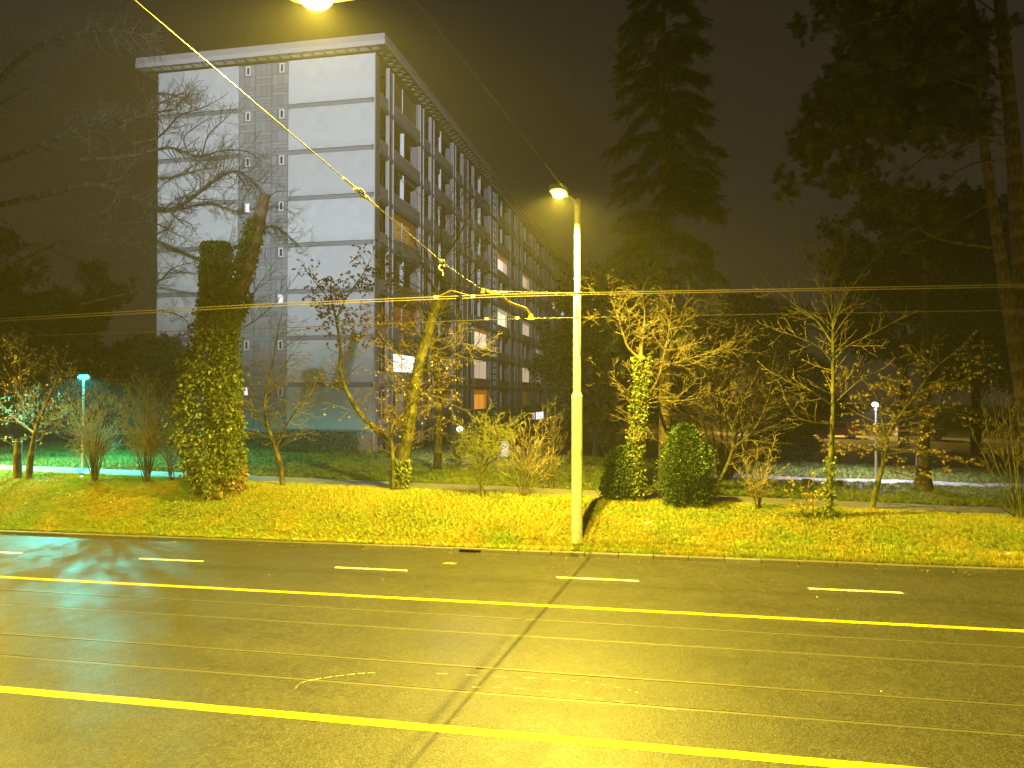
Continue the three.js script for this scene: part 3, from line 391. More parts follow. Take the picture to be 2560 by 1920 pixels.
{ // floodlight on a tall mast behind the camera, turned on the gable
  const at = V(-3, 23, 26), t = thing('floodlight_mast', 'floodlight mast behind the viewpoint facing the block', 'floodlight', at.x, 0.1, at.z); const g = new THREE.CylinderGeometry(0.12, 0.24, 23, 20); g.translate(0, 11.5, 0); part('mast', g, M.poleSteel, t);
  const aim = V(-22.5, 19.5, -43), dir = aim.clone().sub(at).normalize(), h = new THREE.Group(); h.name = 'flood_head'; h.position.set(0, 23.1, -0.25); h.quaternion.setFromUnitVectors(V(0, 0, -1), dir); t.add(h); const b = new RoundedBoxGeometry(0.6, 0.5, 0.2, 2, 0.04); b.translate(0, 0, 0.12); part('housing', b, M.darkSteel, h); const f = new THREE.BoxGeometry(0.52, 0.42, 0.02); part('lamp_glass', f, glow(0.86, 0.92, 1, 30), h);
  const l = lampLight(THREE.SpotLight, [0.72, 0.83, 1], I_FLOOD, V(0, 0, -0.05), 0.5, [0.235, 0.75]); l.name = 'flood_light'; h.add(l); const tg = new THREE.Object3D(); tg.name = 'aim'; tg.position.set(0, 0, -20); h.add(tg); l.target = tg;
}
{ // sodium lamp on the far street beyond the park
  const at = atZ(1990, 1010, -79), y0 = groundY(at.x, at.z), t = thing('far_street_lamp', 'distant sodium street lamp on the far street', 'street lamp', at.x, y0, at.z); const g = new THREE.CylinderGeometry(0.07, 0.1, 8, 12); g.translate(0, 4, 0); part('pole', g, M.poleSteel, t); luminaire(t, V(0, 8.05, 0.4), Math.PI / 2, 0, 0.7, 0.34, [1, 0.6, 0.12], 1500, 8, 1.4);
}

// ------------------------------------------------------------------ vegetation builders
class Tubes { // merged tapered tubes
  constructor() { this.p = []; this.n = []; this.t = []; this.i = []; }
  add(pts, rad, sides) {
    const N = pts.length, base = this.p.length / 3; let ref = V(0.31, 0.2, 0.93), len = 0;
    for (let k = 0; k < N; k++) {
      const d = pts[Math.min(k + 1, N - 1)].clone().sub(pts[Math.max(k - 1, 0)]).normalize(); if (Math.abs(d.dot(ref)) > 0.95) ref = V(0.9, 0.1, -0.3);
      const a = ref.clone().cross(d).normalize(), b = d.clone().cross(a); if (k) len += pts[k].distanceTo(pts[k - 1]);
      for (let s = 0; s <= sides; s++) { const w = s / sides * Math.PI * 2, c = Math.cos(w), q = Math.sin(w), nx = a.x * c + b.x * q, ny = a.y * c + b.y * q, nz = a.z * c + b.z * q; this.p.push(pts[k].x + nx * rad[k], pts[k].y + ny * rad[k], pts[k].z + nz * rad[k]); this.n.push(nx, ny, nz); this.t.push(s / sides * Math.max(0.3, rad[0] * 6), len); }
      if (k) for (let s = 0; s < sides; s++) { const e = base + (k - 1) * (sides + 1) + s, f = e + sides + 1; this.i.push(e, e + 1, f, e + 1, f + 1, f); }
    }
  }
  geo() { const g = new THREE.BufferGeometry(); g.setAttribute('position', new THREE.Float32BufferAttribute(this.p, 3)); g.setAttribute('normal', new THREE.Float32BufferAttribute(this.n, 3)); g.setAttribute('uv', new THREE.Float32BufferAttribute(this.t, 2)); g.setIndex(this.i); return g; }
}
class Leaves { // merged leaf blades, each folded along its midrib
  constructor() { this.p = []; this.c = []; this.i = []; }
  add(at, dir, side, len, wid, tone, lobed) {
    const b = this.p.length / 3, n = side.clone().cross(dir).normalize(), w = (a, s, u) => this.p.push(at.x + dir.x * a + side.x * s + n.x * u, at.y + dir.y * a + side.y * s + n.y * u, at.z + dir.z * a + side.z * s + n.z * u);
    w(0, 0, 0); w(len * 0.4, -wid, wid * 0.45); w(len, 0, -wid * 0.2); w(len * 0.4, wid, wid * 0.45);
    for (let k = 0; k < 4; k++) this.c.push(...tone);
    this.i.push(b, b + 2, b + 1, b, b + 3, b + 2);
  }
  get count() { return this.i.length / 6; }
  geo() { const g = new THREE.BufferGeometry(); g.setAttribute('position', new THREE.Float32BufferAttribute(this.p, 3)); g.setAttribute('color', new THREE.Float32BufferAttribute(this.c, 3)); g.setIndex(this.i); g.computeVertexNormals(); return g; }
}
const rdir = () => { const u = rr(-1, 1), a = rr(0, 6.2832), s = Math.sqrt(1 - u * u); return V(s * Math.cos(a), u, s * Math.sin(a)); };
const perp = (d) => rdir().cross(d).normalize();
const tone = (v = 0.35, hue = 0.15) => { const k = 1 + (rnd() - 0.5) * 2 * v, h = (rnd() - 0.5) * 2 * hue; return [k * (1 + h), k, k * (1 - h * 0.5)]; };
function branch(T, p, d, len, r, lv, Q, tips) { // one branch and, at lower levels, its side shoots
  const n = Math.max(3, Math.min(9, Math.ceil(len / (Q.seg ?? 0.22)))), pts = [p.clone()], rad = [r], step = len / n, dir = d.clone(), rEnd = Math.max(Q.rMin ?? 0.004, r * (Q.taper ?? 0.3));
  for (let k = 1; k <= n; k++) { dir.addScaledVector(rdir(), Q.wig ?? 0.16); dir.y += (Q.up ?? 0.03); dir.normalize(); pts.push(pts[k - 1].clone().addScaledVector(dir, step)); rad.push(lerp(r, rEnd, k / n)); }
  T.add(pts, rad, r > 0.03 ? 7 : r > 0.012 ? 5 : 3);
  if (lv < Q.levels) {
    const cnt = Math.max(1, Math.round(len * (Q.dens[lv] ?? 4) * rr(0.75, 1.25)));
    for (let c = 0; c < cnt; c++) {
      const f = lerp(Q.bare ?? 0.2, 1, (c + rnd()) / cnt), s = f * n, k = Math.min(n - 1, Math.floor(s)), at = pts[k].clone().lerp(pts[k + 1], s - k), tan = pts[k + 1].clone().sub(pts[k]).normalize(), side = perp(tan), ang = (Q.ang ?? 0.8) * rr(0.7, 1.25);
      const cd = tan.clone().multiplyScalar(Math.cos(ang)).addScaledVector(side, Math.sin(ang)); if (Q.flat) cd.y *= 1 - Q.flat; cd.y += Q.lift ?? 0; cd.normalize();
      branch(T, at, cd, len * (Q.ratio ?? 0.5) * rr(0.6, 1.15) * (1.15 - 0.5 * f), Math.max(Q.rMin ?? 0.004, lerp(r, rEnd, f) * (Q.thin ?? 0.6)), lv + 1, Q, tips);
    }
  } else tips.push([pts, rad]);
}
function leavesOnTips(L, tips, perTip, size, droop, toneFn) { for (const [pts] of tips) for (let k = 0; k < perTip; k++) { if (perTip < 1 ? rnd() > perTip : false) continue; const s = rr(0.3, 1) * (pts.length - 1), i = Math.min(pts.length - 2, Math.floor(s)), at = pts[i].clone().lerp(pts[i + 1], s - i), d = rdir(); d.y -= droop; d.normalize(); const z = size * rr(0.65, 1.3); L.add(at, d, perp(d), z, z * 0.34, toneFn()); } }
function limbPoints(list, o, steps = 5) { const c = new THREE.CatmullRomCurve3(list.map((v) => v.clone().sub(o))); return c.getPoints(list.length * steps); }
/* spec: at (world base), limbs: [{pts:[world points], r0, r1, from}], Q for shoots, leaves */
function tree(name, label, spec, group) {
  const o = spec.at, t = thing(name, label, spec.category ?? 'tree', o.x, o.y, o.z, group), T = new Tubes(), tips = [];
  spec.limbs.forEach((l, k) => {
    const pts = limbPoints(l.pts, o), N = pts.length, rad = pts.map((_, i) => lerp(l.r0, l.r1, Math.pow(i / (N - 1), l.pow ?? 0.9)) * (l.flare && i < 3 ? 1 + l.flare * (1 - i / 3) ** 2 : 1) * (1 + 0.06 * (hash(i, k + 3) - 0.5))), W = new Tubes(); W.add(pts, rad, l.r0 > 0.06 ? 12 : 8);
    if (l.blunt) { const e = pts[N - 1], c = pts[N - 1].clone().sub(pts[N - 2]).normalize(); W.add([e, e.clone().addScaledVector(c, 0.02)], [rad[N - 1], 0.001], 12); }
    part(k === 0 ? 'trunk' : 'limb', W.geo(), spec.bark ?? M.bark, t);
    const Q = { ...spec.Q, ...(l.Q ?? {}) }; if (l.noShoots) return;
    let len = 0; for (let i = 1; i < N; i++) len += pts[i].distanceTo(pts[i - 1]);
    const cnt = Math.round(len * (l.dens ?? Q.first ?? 5));
    for (let c = 0; c < cnt; c++) {
      const f = lerp(l.from ?? 0.35, 1, (c + rnd()) / cnt), s = f * (N - 1), i = Math.min(N - 2, Math.floor(s)), at = pts[i].clone().lerp(pts[i + 1], s - i), tan = pts[i + 1].clone().sub(pts[i]).normalize(), side = perp(tan), ang = (Q.ang0 ?? 0.95) * rr(0.7, 1.25), d = tan.clone().multiplyScalar(Math.cos(ang)).addScaledVector(side, Math.sin(ang)); if (Q.flat) d.y *= 1 - Q.flat; d.y += Q.lift ?? 0; d.normalize();
      branch(T, at, d, (l.len ?? Q.len ?? 1.2) * rr(0.55, 1.2) * (1.1 - 0.45 * f), Math.min(rad[i] * 0.5, Q.r ?? 0.0125), 1, Q, tips);
    }
    if (l.tip !== 0 && !l.blunt) branch(T, pts[N - 1], pts[N - 1].clone().sub(pts[N - 2]).normalize(), l.tip ?? 0.7, l.r1, 1, Q, tips);
  });
  if (T.i.length) part('crown', T.geo(), spec.twig ?? M.twig, t, 'stuff');
  for (const lf of spec.leaves ?? []) { const L = new Leaves(); leavesOnTips(L, lf.filter ? tips.filter(([p]) => lf.filter(p[p.length - 1].clone().add(o))) : tips, lf.n, lf.size, lf.droop ?? 0.4, () => tone(lf.v ?? 0.35, lf.hue ?? 0.15)); if (L.count) part('leaves', L.geo(), lf.mat, t, 'stuff'); }
  return t;
}
function clothe(t, name, list, radFn, count, size, material, t0 = 0, t1 = 1, out = 0.05) { // climbing ivy on a stem: list = local points
  const L = new Leaves(), N = list.length;
  for (let k = 0; k < count; k++) {
    const f = lerp(t0, t1, rnd()), s = f * (N - 1), i = Math.min(N - 2, Math.floor(s)), at = list[i].clone().lerp(list[i + 1], s - i), tan = list[i + 1].clone().sub(list[i]).normalize(), nrm = perp(tan), lump = 0.6 + 0.5 * vnoise(at.y * 1.5 + nrm.x * 2 + 40, nrm.z * 2 + nrm.x * 3 + 17) + 0.32 * vnoise(at.y * 5 + 9, nrm.x * 6 + nrm.z * 5), R = radFn(f, nrm) * lump;
    at.addScaledVector(nrm, R + rr(-0.03, out)); const d = nrm.clone().multiplyScalar(rr(0.2, 0.8)).add(V(gauss() * 0.6, -0.75 + gauss() * 0.4, gauss() * 0.6)).normalize(), z = size * (0.5 + 1.1 * rnd() ** 1.6); L.add(at, d, perp(d).lerp(nrm.clone().cross(d), 0.5).normalize(), z, z * 0.48, tone(0.4, 0.22));
  }
  return part(name, L.geo(), material, t, 'stuff');
}
const Wp = (o, list) => list.map(([px, py, dz = 0]) => atZ(px, py, o.z + dz));   // measured stem points, in the plane of the stem's foot
function shrub(label, px, py, tops, opt, group, name = 'shrub') { // many stems that fan out from one foot
  const o = onGround(px, py), limbs = [];
  tops.forEach(([tx, ty, dz], k) => { const end = atZ(tx, ty, o.z + (dz ?? gauss() * 0.5)), foot = o.clone().add(V(gauss() * (opt.foot ?? 0.12), -0.06, gauss() * (opt.foot ?? 0.12))), mid = foot.clone().lerp(end, 0.5).add(V((foot.x - end.x) * (opt.arch ?? 0.12), (end.y - foot.y) * (opt.rise ?? 0.08), gauss() * 0.1)); limbs.push({ pts: [foot, foot.clone().lerp(mid, 0.5).add(V(gauss() * 0.03, 0.02, gauss() * 0.03)), mid, end], r0: (opt.r ?? 0.028) * rr(0.7, 1.2), r1: 0.007, from: opt.from ?? 0.3, dens: opt.dens, len: opt.len, tip: opt.tip ?? 0.5 }); });
  return tree(name, label, { at: o, limbs, Q: { levels: 2, dens: [0, 5, 4], len: 0.8, ang: 0.7, ang0: 0.7, wig: 0.14, up: 0.02, ratio: 0.55, r: 0.009, rMin: 0.006, seg: 0.16, ...(opt.Q ?? {}) }, twig: opt.twig ?? M.twigPale, bark: opt.bark ?? M.bark, leaves: opt.leaves, category: 'shrub' }, group);
}

// ------------------------------------------------------------------ shrubs and trees along the bank, left to right
{
  const o = onGround(62, 1198), A = onGround(44, 1196), B = onGround(70, 1198);
  tree('leafy_hedge_tree', 'small tree with stumpy twin trunks and dry golden leaves at the left edge', { at: o, bark: M.bark, twig: M.twigYellow,
    limbs: [{ pts: [A.add(V(0, -0.1, 0)), ...Wp(o, [[44, 1140], [47, 1098]])], r0: 0.17, r1: 0.13, blunt: true, dens: 3, from: 0.7, len: 1 }, { pts: [B.add(V(0, -0.1, 0)), ...Wp(o, [[78, 1140], [95, 1060, 0.2], [130, 980, 0.3], [160, 900, 0.2]])], r0: 0.15, r1: 0.02, from: 0.35, dens: 6, len: 1.7 }, { pts: Wp(o, [[90, 1075], [60, 1000, 0.3], [50, 920, 0.5], [55, 865, 0.6]]), r0: 0.06, r1: 0.012, from: 0.15, dens: 7, len: 1.5 }, { pts: Wp(o, [[95, 1060], [150, 1020, -0.3], [215, 985, -0.5], [255, 960, -0.4]]), r0: 0.05, r1: 0.012, from: 0.15, dens: 7, len: 1.3 }, { pts: Wp(o, [[88, 1085], [30, 1040, -0.4], [-15, 990, -0.5]]), r0: 0.05, r1: 0.012, from: 0.15, dens: 7, len: 1.4 }],
    Q: { levels: 2, dens: [0, 5, 5], ang: 0.8, up: 0.01, wig: 0.16, ratio: 0.5, rMin: 0.0052 }, leaves: [{ n: 2, size: 0.1, droop: 0.9, mat: M.dryLeaf }] });
}
const fan = (px, w, y0, y1, n) => Array.from({ length: n }, (_, k) => { const f = (k + 0.5) / n * 2 - 1; return [px + f * w + gauss() * w * 0.08, lerp(y0, y1, Math.pow(Math.abs(f), 1.6)) + gauss() * 12]; });
const BANK = 'bare shrubs on the bank';
shrub('many stemmed bare shrub in front of the cyan lamp', 238, 1205, [...fan(235, 95, 1000, 1060, 13), [150, 1045], [178, 1020]], { r: 0.03, arch: 0.2, dens: 7, len: 0.9, leaves: [{ n: 0.5, size: 0.07, droop: 0.9, mat: M.dryLeaf }] }, BANK);
shrub('hazel shrub with hanging catkins left of the ivy trunk', 366, 1207, [...fan(372, 92, 960, 1030, 15), [352, 950], [338, 965]], { r: 0.024, arch: 0.12, dens: 6.5, len: 0.9, Q: { lift: 0.12 }, leaves: [{ n: 1, size: 0.085, droop: 3, mat: M.dryLeaf }] }, BANK);
shrub('low bare shrub squeezed beside the ivy trunk', 424, 1206, fan(425, 42, 1090, 1120, 6), { r: 0.03, dens: 7, len: 0.7 }, BANK);
{ // pollarded trunk wrapped in ivy, with one bare broken limb
  const o = onGround(556, 1228), main = [o.clone().add(V(0, -0.2, 0)), ...Wp(o, [[556, 1150], [553, 1000], [548, 820], [543, 700], [540, 606]])], side = Wp(o, [[560, 800], [598, 720, 0.05], [630, 620, 0.1], [655, 520, 0.1], [664, 486, 0.1]]);
  const t = tree('ivy_tree', 'massive ivy clad pollard trunk with one broken bare limb', { at: o, bark: M.barkPale, twig: M.twigDark, limbs: [{ pts: main, r0: 0.62, r1: 0.34, flare: 0.3, blunt: true, noShoots: true }, { pts: side, r0: 0.36, r1: 0.18, blunt: true, noShoots: true },
    { pts: Wp(o, [[585, 830, -0.2], [620, 760, -0.5], [655, 700, -0.7], [700, 640, -0.8]]), r0: 0.03, r1: 0.008, from: 0.2, dens: 4, len: 1.1 }, { pts: Wp(o, [[590, 830, -0.3], [640, 800, -0.6], [700, 745, -0.8], [735, 700, -0.9]]), r0: 0.03, r1: 0.008, from: 0.2, dens: 4, len: 1 }, { pts: Wp(o, [[560, 640, -0.5], [575, 600, -0.5], [583, 560, -0.5]]), r0: 0.02, r1: 0.006, from: 0.2, dens: 3, len: 0.6 }], Q: { levels: 2, dens: [0, 4, 3], ang: 0.6, up: 0.05, wig: 0.12, rMin: 0.005 } });
  const ml = limbPoints(main, o, 8), sl = limbPoints(side, o, 8);
  const bulge = (f, n) => { const left = Math.max(0, -n.x) + Math.max(0, n.z) * 0.35, b = Math.exp(-((f - 0.34) ** 2) / 0.05); return lerp(0.72, 0.42, Math.pow(f, 0.8)) * (0.86 + 0.12 * Math.max(0, n.z)) + left * b * 0.85; };
  clothe(t, 'ivy', ml, bulge, 24000, 0.105, M.ivyLeaf, 0.02, 1, 0.1);
  clothe(t, 'ivy', ml, (f, n) => bulge(f, n) * 1.05, 4200, 0.12, M.ivyLeaf, 0.12, 0.68, 0.3);
  clothe(t, 'ivy', ml, (f) => 0.3 * Math.sqrt(rnd()), 700, 0.13, M.ivyLeaf, 0.985, 1, 0.06);
  clothe(t, 'ivy', sl, (f, n) => (n.x > 0.35 && f > 0.25 ? 0.05 : lerp(0.5, 0.2, f)), 4200, 0.1, M.ivyLeaf, 0, 0.68, 0.08);
  clothe(t, 'dry_ivy', ml, (f) => lerp(0.72, 0.68, f * 3), 2600, 0.12, M.dryLeaf, 0.015, 0.17, 0.1);
}
{
  const o = onGround(708, 1216);
  tree('crooked_tree', 'small crooked bare tree with flat twigs right of the ivy trunk', { at: o, bark: M.bark, twig: M.twigYellow, limbs: [{ pts: [o.clone().add(V(0, -0.1, 0)), ...Wp(o, [[700, 1160], [685, 1110], [668, 1060, 0.1], [662, 1000, 0.1], [678, 930], [690, 860], [700, 800]])], r0: 0.11, r1: 0.012, from: 0.22, dens: 7, len: 1.7 }, { pts: Wp(o, [[690, 1120], [730, 1040, 0.3], [770, 990, 0.4], [800, 930, 0.3]]), r0: 0.045, r1: 0.01, from: 0.1, dens: 7, len: 1.2 }, { pts: Wp(o, [[672, 1075], [640, 1030, 0.3], [620, 980, 0.4], [628, 900, 0.3]]), r0: 0.045, r1: 0.01, from: 0.1, dens: 7, len: 1.2 }, { pts: Wp(o, [[664, 1010], [700, 930, -0.4], [735, 880, -0.5]]), r0: 0.035, r1: 0.01, from: 0.1, dens: 7, len: 1.2 }], Q: { levels: 3, dens: [0, 4.5, 4, 0], ang: 0.8, flat: 0.35, up: 0.0, wig: 0.15, ratio: 0.5, rMin: 0.0052 }, leaves: [{ n: 0.15, size: 0.06, droop: 0.8, mat: M.dryLeaf }] });
}
{
  const o = onGround(1002, 1226);
  const t = tree('leaning_tree', 'mossy leaning trunk snapped off at the top, with ivy at its foot', { at: o, bark: M.barkMoss, twig: M.twigYellow, limbs: [
    { pts: [o.clone().add(V(0, -0.15, 0)), ...Wp(o, [[1004, 1160], [1020, 1080], [1035, 980], [1055, 880], [1078, 800], [1098, 738]])], r0: 0.26, r1: 0.17, flare: 0.4, blunt: true, from: 0.25, dens: 9, len: 1.7 },
    { pts: Wp(o, [[985, 1222, 0.3], [982, 1150, 0.3], [978, 1080, 0.35], [990, 1030, 0.4]]), r0: 0.1, r1: 0.03, from: 0.4, dens: 8, len: 1.4 },
    { pts: Wp(o, [[1000, 1140, -0.1], [950, 1085, -0.3], [905, 1040, -0.4], [870, 985, -0.5], [852, 930, -0.5], [850, 860, -0.5], [840, 800, -0.5], [828, 740, -0.5]]), r0: 0.12, r1: 0.03, from: 0.3, dens: 6, len: 1.6 },
    { pts: Wp(o, [[840, 800, -0.5], [868, 740, -0.3], [905, 690, -0.3], [930, 640, -0.3]]), r0: 0.035, r1: 0.01, from: 0.1, dens: 6, len: 1.1 }, { pts: Wp(o, [[832, 760, -0.5], [800, 720, -0.7], [775, 690, -0.7]]), r0: 0.03, r1: 0.01, from: 0.1, dens: 6, len: 1 },
    { pts: Wp(o, [[1075, 815], [1115, 760, 0.2], [1135, 700, 0.3]]), r0: 0.03, r1: 0.008, from: 0.1, dens: 6, len: 1 }, { pts: Wp(o, [[1050, 900], [1110, 870, 0.5], [1165, 860, 0.7], [1200, 880, 0.8]]), r0: 0.035, r1: 0.008, from: 0.1, dens: 6, len: 1.2 }, { pts: Wp(o, [[1030, 1000], [1090, 990, 0.6], [1130, 1010, 0.8]]), r0: 0.03, r1: 0.008, from: 0.1, dens: 6, len: 1 },
    { pts: Wp(o, [[1010, 900, 0.3], [960, 850, 0.5], [925, 790, 0.6]]), r0: 0.03, r1: 0.008, from: 0.1, dens: 7, len: 1.2 }, { pts: Wp(o, [[1085, 790], [1060, 730, 0.1], [1000, 690, 0.2], [985, 640, 0.2]]), r0: 0.03, r1: 0.008, from: 0.1, dens: 6, len: 1.1 }],
    Q: { levels: 3, dens: [0, 5, 4.6, 0], ang: 0.8, flat: 0.25, up: 0.005, wig: 0.17, ratio: 0.5, rMin: 0.0052 },
    leaves: [{ n: 0.5, size: 0.085, droop: 1.2, mat: M.yellowLeaf, filter: (p) => p.y < 6 && p.x < -5 }, { n: 3, size: 0.12, droop: 0.6, mat: M.brownLeaf, filter: (p) => p.y > 6.6 && p.x < -9.4 }] });
  clothe(t, 'ivy', limbPoints([o.clone().add(V(0, -0.1, 0)), ...Wp(o, [[1004, 1160], [1020, 1080]])], o), () => 0.26, 900, 0.1, M.ivyLeaf, 0, 0.6, 0.08);
}
{ // tall bare tree between the bank and the long side of the block
  const o = V(-10.6, groundY(-10.6, -33.5), -33.5), up = (h, dx, dz) => o.clone().add(V(dx, h, dz)), limbs = [{ pts: [up(-0.2, 0, 0), up(3, 0.1, 0), up(6, -0.1, 0.1), up(9, 0.2, 0), up(12.2, 0.1, 0)], r0: 0.2, r1: 0.03, from: 0.3, dens: 3.2, len: 3 }];
  for (let k = 0; k < 9; k++) { const a = k * 2.4, h = 3.6 + k * 0.75; limbs.push({ pts: [up(h, 0, 0), up(h + 1.1, Math.cos(a) * 1.1, Math.sin(a) * 1.1), up(h + 2.6, Math.cos(a) * 2.1, Math.sin(a) * 2.1)], r0: 0.07, r1: 0.015, from: 0.15, dens: 4.5, len: 1.9 }); }
  tree('bare_tree', 'tall dark bare tree in front of the long side of the block', { at: o, bark: M.barkDark, twig: M.twigDark, limbs, Q: { levels: 3, dens: [0, 2.4, 2.4, 0], ang: 0.7, up: 0.05, wig: 0.15, ratio: 0.52, rMin: 0.006 }, leaves: [{ n: 0.2, size: 0.1, mat: M.brownLeaf, droop: 0.5 }] });
}
{
  const o = onGround(1205, 1245);
  tree('weeping_bush', 'small round bush on a short pale trunk with drooping green twigs', { at: o, category: 'shrub', bark: M.barkGreen, twig: M.twigGreen, limbs: [{ pts: [o.clone().add(V(0, -0.1, 0)), ...Wp(o, [[1204, 1215], [1202, 1190], [1208, 1150], [1212, 1100]])], r0: 0.085, r1: 0.02, from: 0.35, dens: 14, len: 1.1 }, ...[[1150, 1150, 0.3], [1165, 1080, 0.4], [1215, 1050, 0.2], [1265, 1090, 0.3], [1280, 1060, -0.2], [1175, 1110, -0.5], [1250, 1140, 0.5], [1235, 1070, -0.4]].map(([a, b, z]) => ({ pts: [...Wp(o, [[1203, 1185], [lerp(1203, a, 0.5), lerp(1185, b, 0.7), z * 0.6], [a, b, z]])], r0: 0.03, r1: 0.008, from: 0.15, dens: 9, len: 0.85 }))], Q: { levels: 3, dens: [0, 6, 5, 0], ang: 0.9, up: -0.035, wig: 0.2, ratio: 0.52, rMin: 0.006, seg: 0.14 }, leaves: [{ n: 0.25, size: 0.035, mat: M.ivyLeaf, droop: 0.2 }] });
}
shrub('open vase shaped shrub with long straight stems near the mast', 1310, 1243, [[1262, 1085], [1280, 1090], [1300, 1080], [1325, 1075], [1345, 1070], [1370, 1150], [1245, 1180], [1235, 1150], [1335, 1120], [1290, 1120], [1385, 1170], [1355, 1100]], { r: 0.022, arch: 0.1, dens: 4, len: 0.9, from: 0.35 }, BANK);
shrub('thin upright shoots behind the path near the mast', 1375, 1222, [[1345, 1090], [1356, 1040], [1368, 1030], [1378, 1060], [1388, 1020], [1398, 1070], [1408, 1110], [1352, 1120], [1415, 1150]], { r: 0.02, arch: 0.02, dens: 3, len: 0.8, from: 0.4, foot: 0.3, twig: M.twig }, BANK);
{
  const o = onGround(1602, 1256), main = [o.clone().add(V(0, -0.15, 0)), ...Wp(o, [[1594, 1200], [1590, 1120], [1597, 1040], [1606, 960], [1602, 890]])];
  const t = tree('ivied_forked_tree', 'forked bare tree with ivy climbing its slim trunk, right of the mast', { at: o, bark: M.bark, twig: M.twigYellow, limbs: [{ pts: main, r0: 0.17, r1: 0.1, flare: 0.5, from: 0.4, dens: 5, len: 1.4, tip: 0.5 }, { pts: Wp(o, [[1603, 900], [1572, 870], [1556, 830, 0.1], [1545, 790, 0.2], [1525, 740, 0.3], [1515, 690, 0.3]]), r0: 0.055, r1: 0.01, from: 0.15, dens: 6, len: 1.5 }, { pts: Wp(o, [[1602, 890], [1608, 840], [1612, 780, -0.1], [1606, 730, -0.1], [1632, 672]]), r0: 0.055, r1: 0.012, from: 0.15, dens: 6, len: 1.4 }, { pts: Wp(o, [[1606, 1000], [1640, 960, 0.1], [1660, 890, 0.2], [1672, 830, 0.2], [1680, 760, 0.2]]), r0: 0.06, r1: 0.012, from: 0.15, dens: 6, len: 1.5 }, { pts: Wp(o, [[1655, 930], [1690, 910, -0.3], [1745, 890, -0.5], [1810, 870, -0.7], [1880, 880, -0.8]]), r0: 0.05, r1: 0.01, from: 0.1, dens: 6, len: 1.5 }, { pts: Wp(o, [[1612, 1010], [1660, 1003, 0.2], [1720, 1000, 0.3], [1790, 985, 0.3]]), r0: 0.035, r1: 0.008, from: 0.2, dens: 6, len: 1.2 }, { pts: Wp(o, [[1575, 1010], [1560, 970, 0.3], [1535, 950, 0.5], [1505, 930, 0.6]]), r0: 0.035, r1: 0.008, from: 0.15, dens: 6, len: 1.1 }, { pts: Wp(o, [[1660, 870], [1720, 800, -0.6], [1790, 770, -0.8]]), r0: 0.035, r1: 0.008, from: 0.15, dens: 6, len: 1.4 }],
    Q: { levels: 3, dens: [0, 5, 4.6, 0], ang: 0.8, flat: 0.3, up: 0.01, wig: 0.18, ratio: 0.5, rMin: 0.0052 }, leaves: [{ n: 2, size: 0.1, droop: 0.5, mat: M.dryLeaf, filter: (p) => p.y < 3.9 }, { n: 0.15, size: 0.06, droop: 0.5, mat: M.dryLeaf }] });
  clothe(t, 'ivy', limbPoints(main, o, 8), (f) => lerp(0.2, 0.17, f), 3600, 0.075, M.ivyLeaf, 0.1, 1, 0.14);
}
function bush(label, px, py, w, h, n, group) { // clipped evergreen: many small leaves round a branched core
  const o = onGround(px, py), t = thing('evergreen_bush', label, 'bush', o.x, o.y, o.z, group), T = new Tubes(), L = new Leaves(), tips = [];
  for (let k = 0; k < 9; k++) branch(T, V(gauss() * 0.06, -0.05, gauss() * 0.06), V(gauss() * 0.35, 1, gauss() * 0.35).normalize(), h * 0.75, 0.03, 1, { levels: 2, dens: [0, 4], wig: 0.1, rMin: 0.005 }, tips);
  part('stems', T.geo(), M.twigDark, t, 'stuff');
  for (let k = 0; k < n; k++) { const a = rr(0, 6.2832), v = Math.pow(rnd(), 0.85), prof = Math.pow(Math.sin(Math.PI * clamp(0.14 + v * 0.84, 0, 1)), 0.55) * (1 - 0.22 * v), lump = 0.5 + 1.05 * vnoise(Math.cos(a) * 2.1 + 3 * px, v * 6.5 + Math.sin(a) * 2.1 + 50), q = rnd() < 0.1 ? rr(1, 1.22) : Math.sqrt(rr(0.3, 1)), R = w * prof * lump * q, d = V(Math.cos(a), 0.35 + gauss() * 0.5, Math.sin(a)).add(rdir().multiplyScalar(0.7)).normalize(), z = rr(0.06, 0.12); L.add(V(Math.cos(a) * R, h * v * (0.96 + 0.08 * lump), Math.sin(a) * R), d, perp(d), z, z * 0.3, tone(0.4, 0.15)); }
  part('foliage', L.geo(), M.boxLeaf, t, 'stuff'); return t;
}
bush('dense dark green evergreen bush half hidden by the ivied trunk', 1553, 1250, 0.78, 1.75, 9000, 'evergreen bushes'); bush('broad cone shaped evergreen bush standing free on the bank', 1722, 1264, 0.8, 2.6, 17000, 'evergreen bushes');
{
  const o = onGround(1778, 1238);
  tree('slanting_tree', 'thin slanting bare tree behind the cone shaped bush', { at: o, bark: M.barkMoss, twig: M.twig, limbs: [{ pts: [o.clone().add(V(0, -0.1, 0)), ...Wp(o, [[1795, 1210], [1815, 1170], [1832, 1120], [1832, 1070], [1850, 1020], [1880, 960]])], r0: 0.09, r1: 0.015, from: 0.35, dens: 6, len: 1.6 }, { pts: Wp(o, [[1832, 1080], [1815, 1030], [1790, 960, -0.2], [1780, 900, -0.3]]), r0: 0.04, r1: 0.01, from: 0.15, dens: 6, len: 1.5 }, { pts: Wp(o, [[1832, 1120], [1880, 1080, 0.2], [1920, 1000, 0.3], [1930, 930, 0.3]]), r0: 0.04, r1: 0.01, from: 0.15, dens: 6, len: 1.5 }], Q: { levels: 3, dens: [0, 3.6, 3.2, 0], ang: 0.75, flat: 0.3, wig: 0.15, ratio: 0.5, rMin: 0.005 } });
}
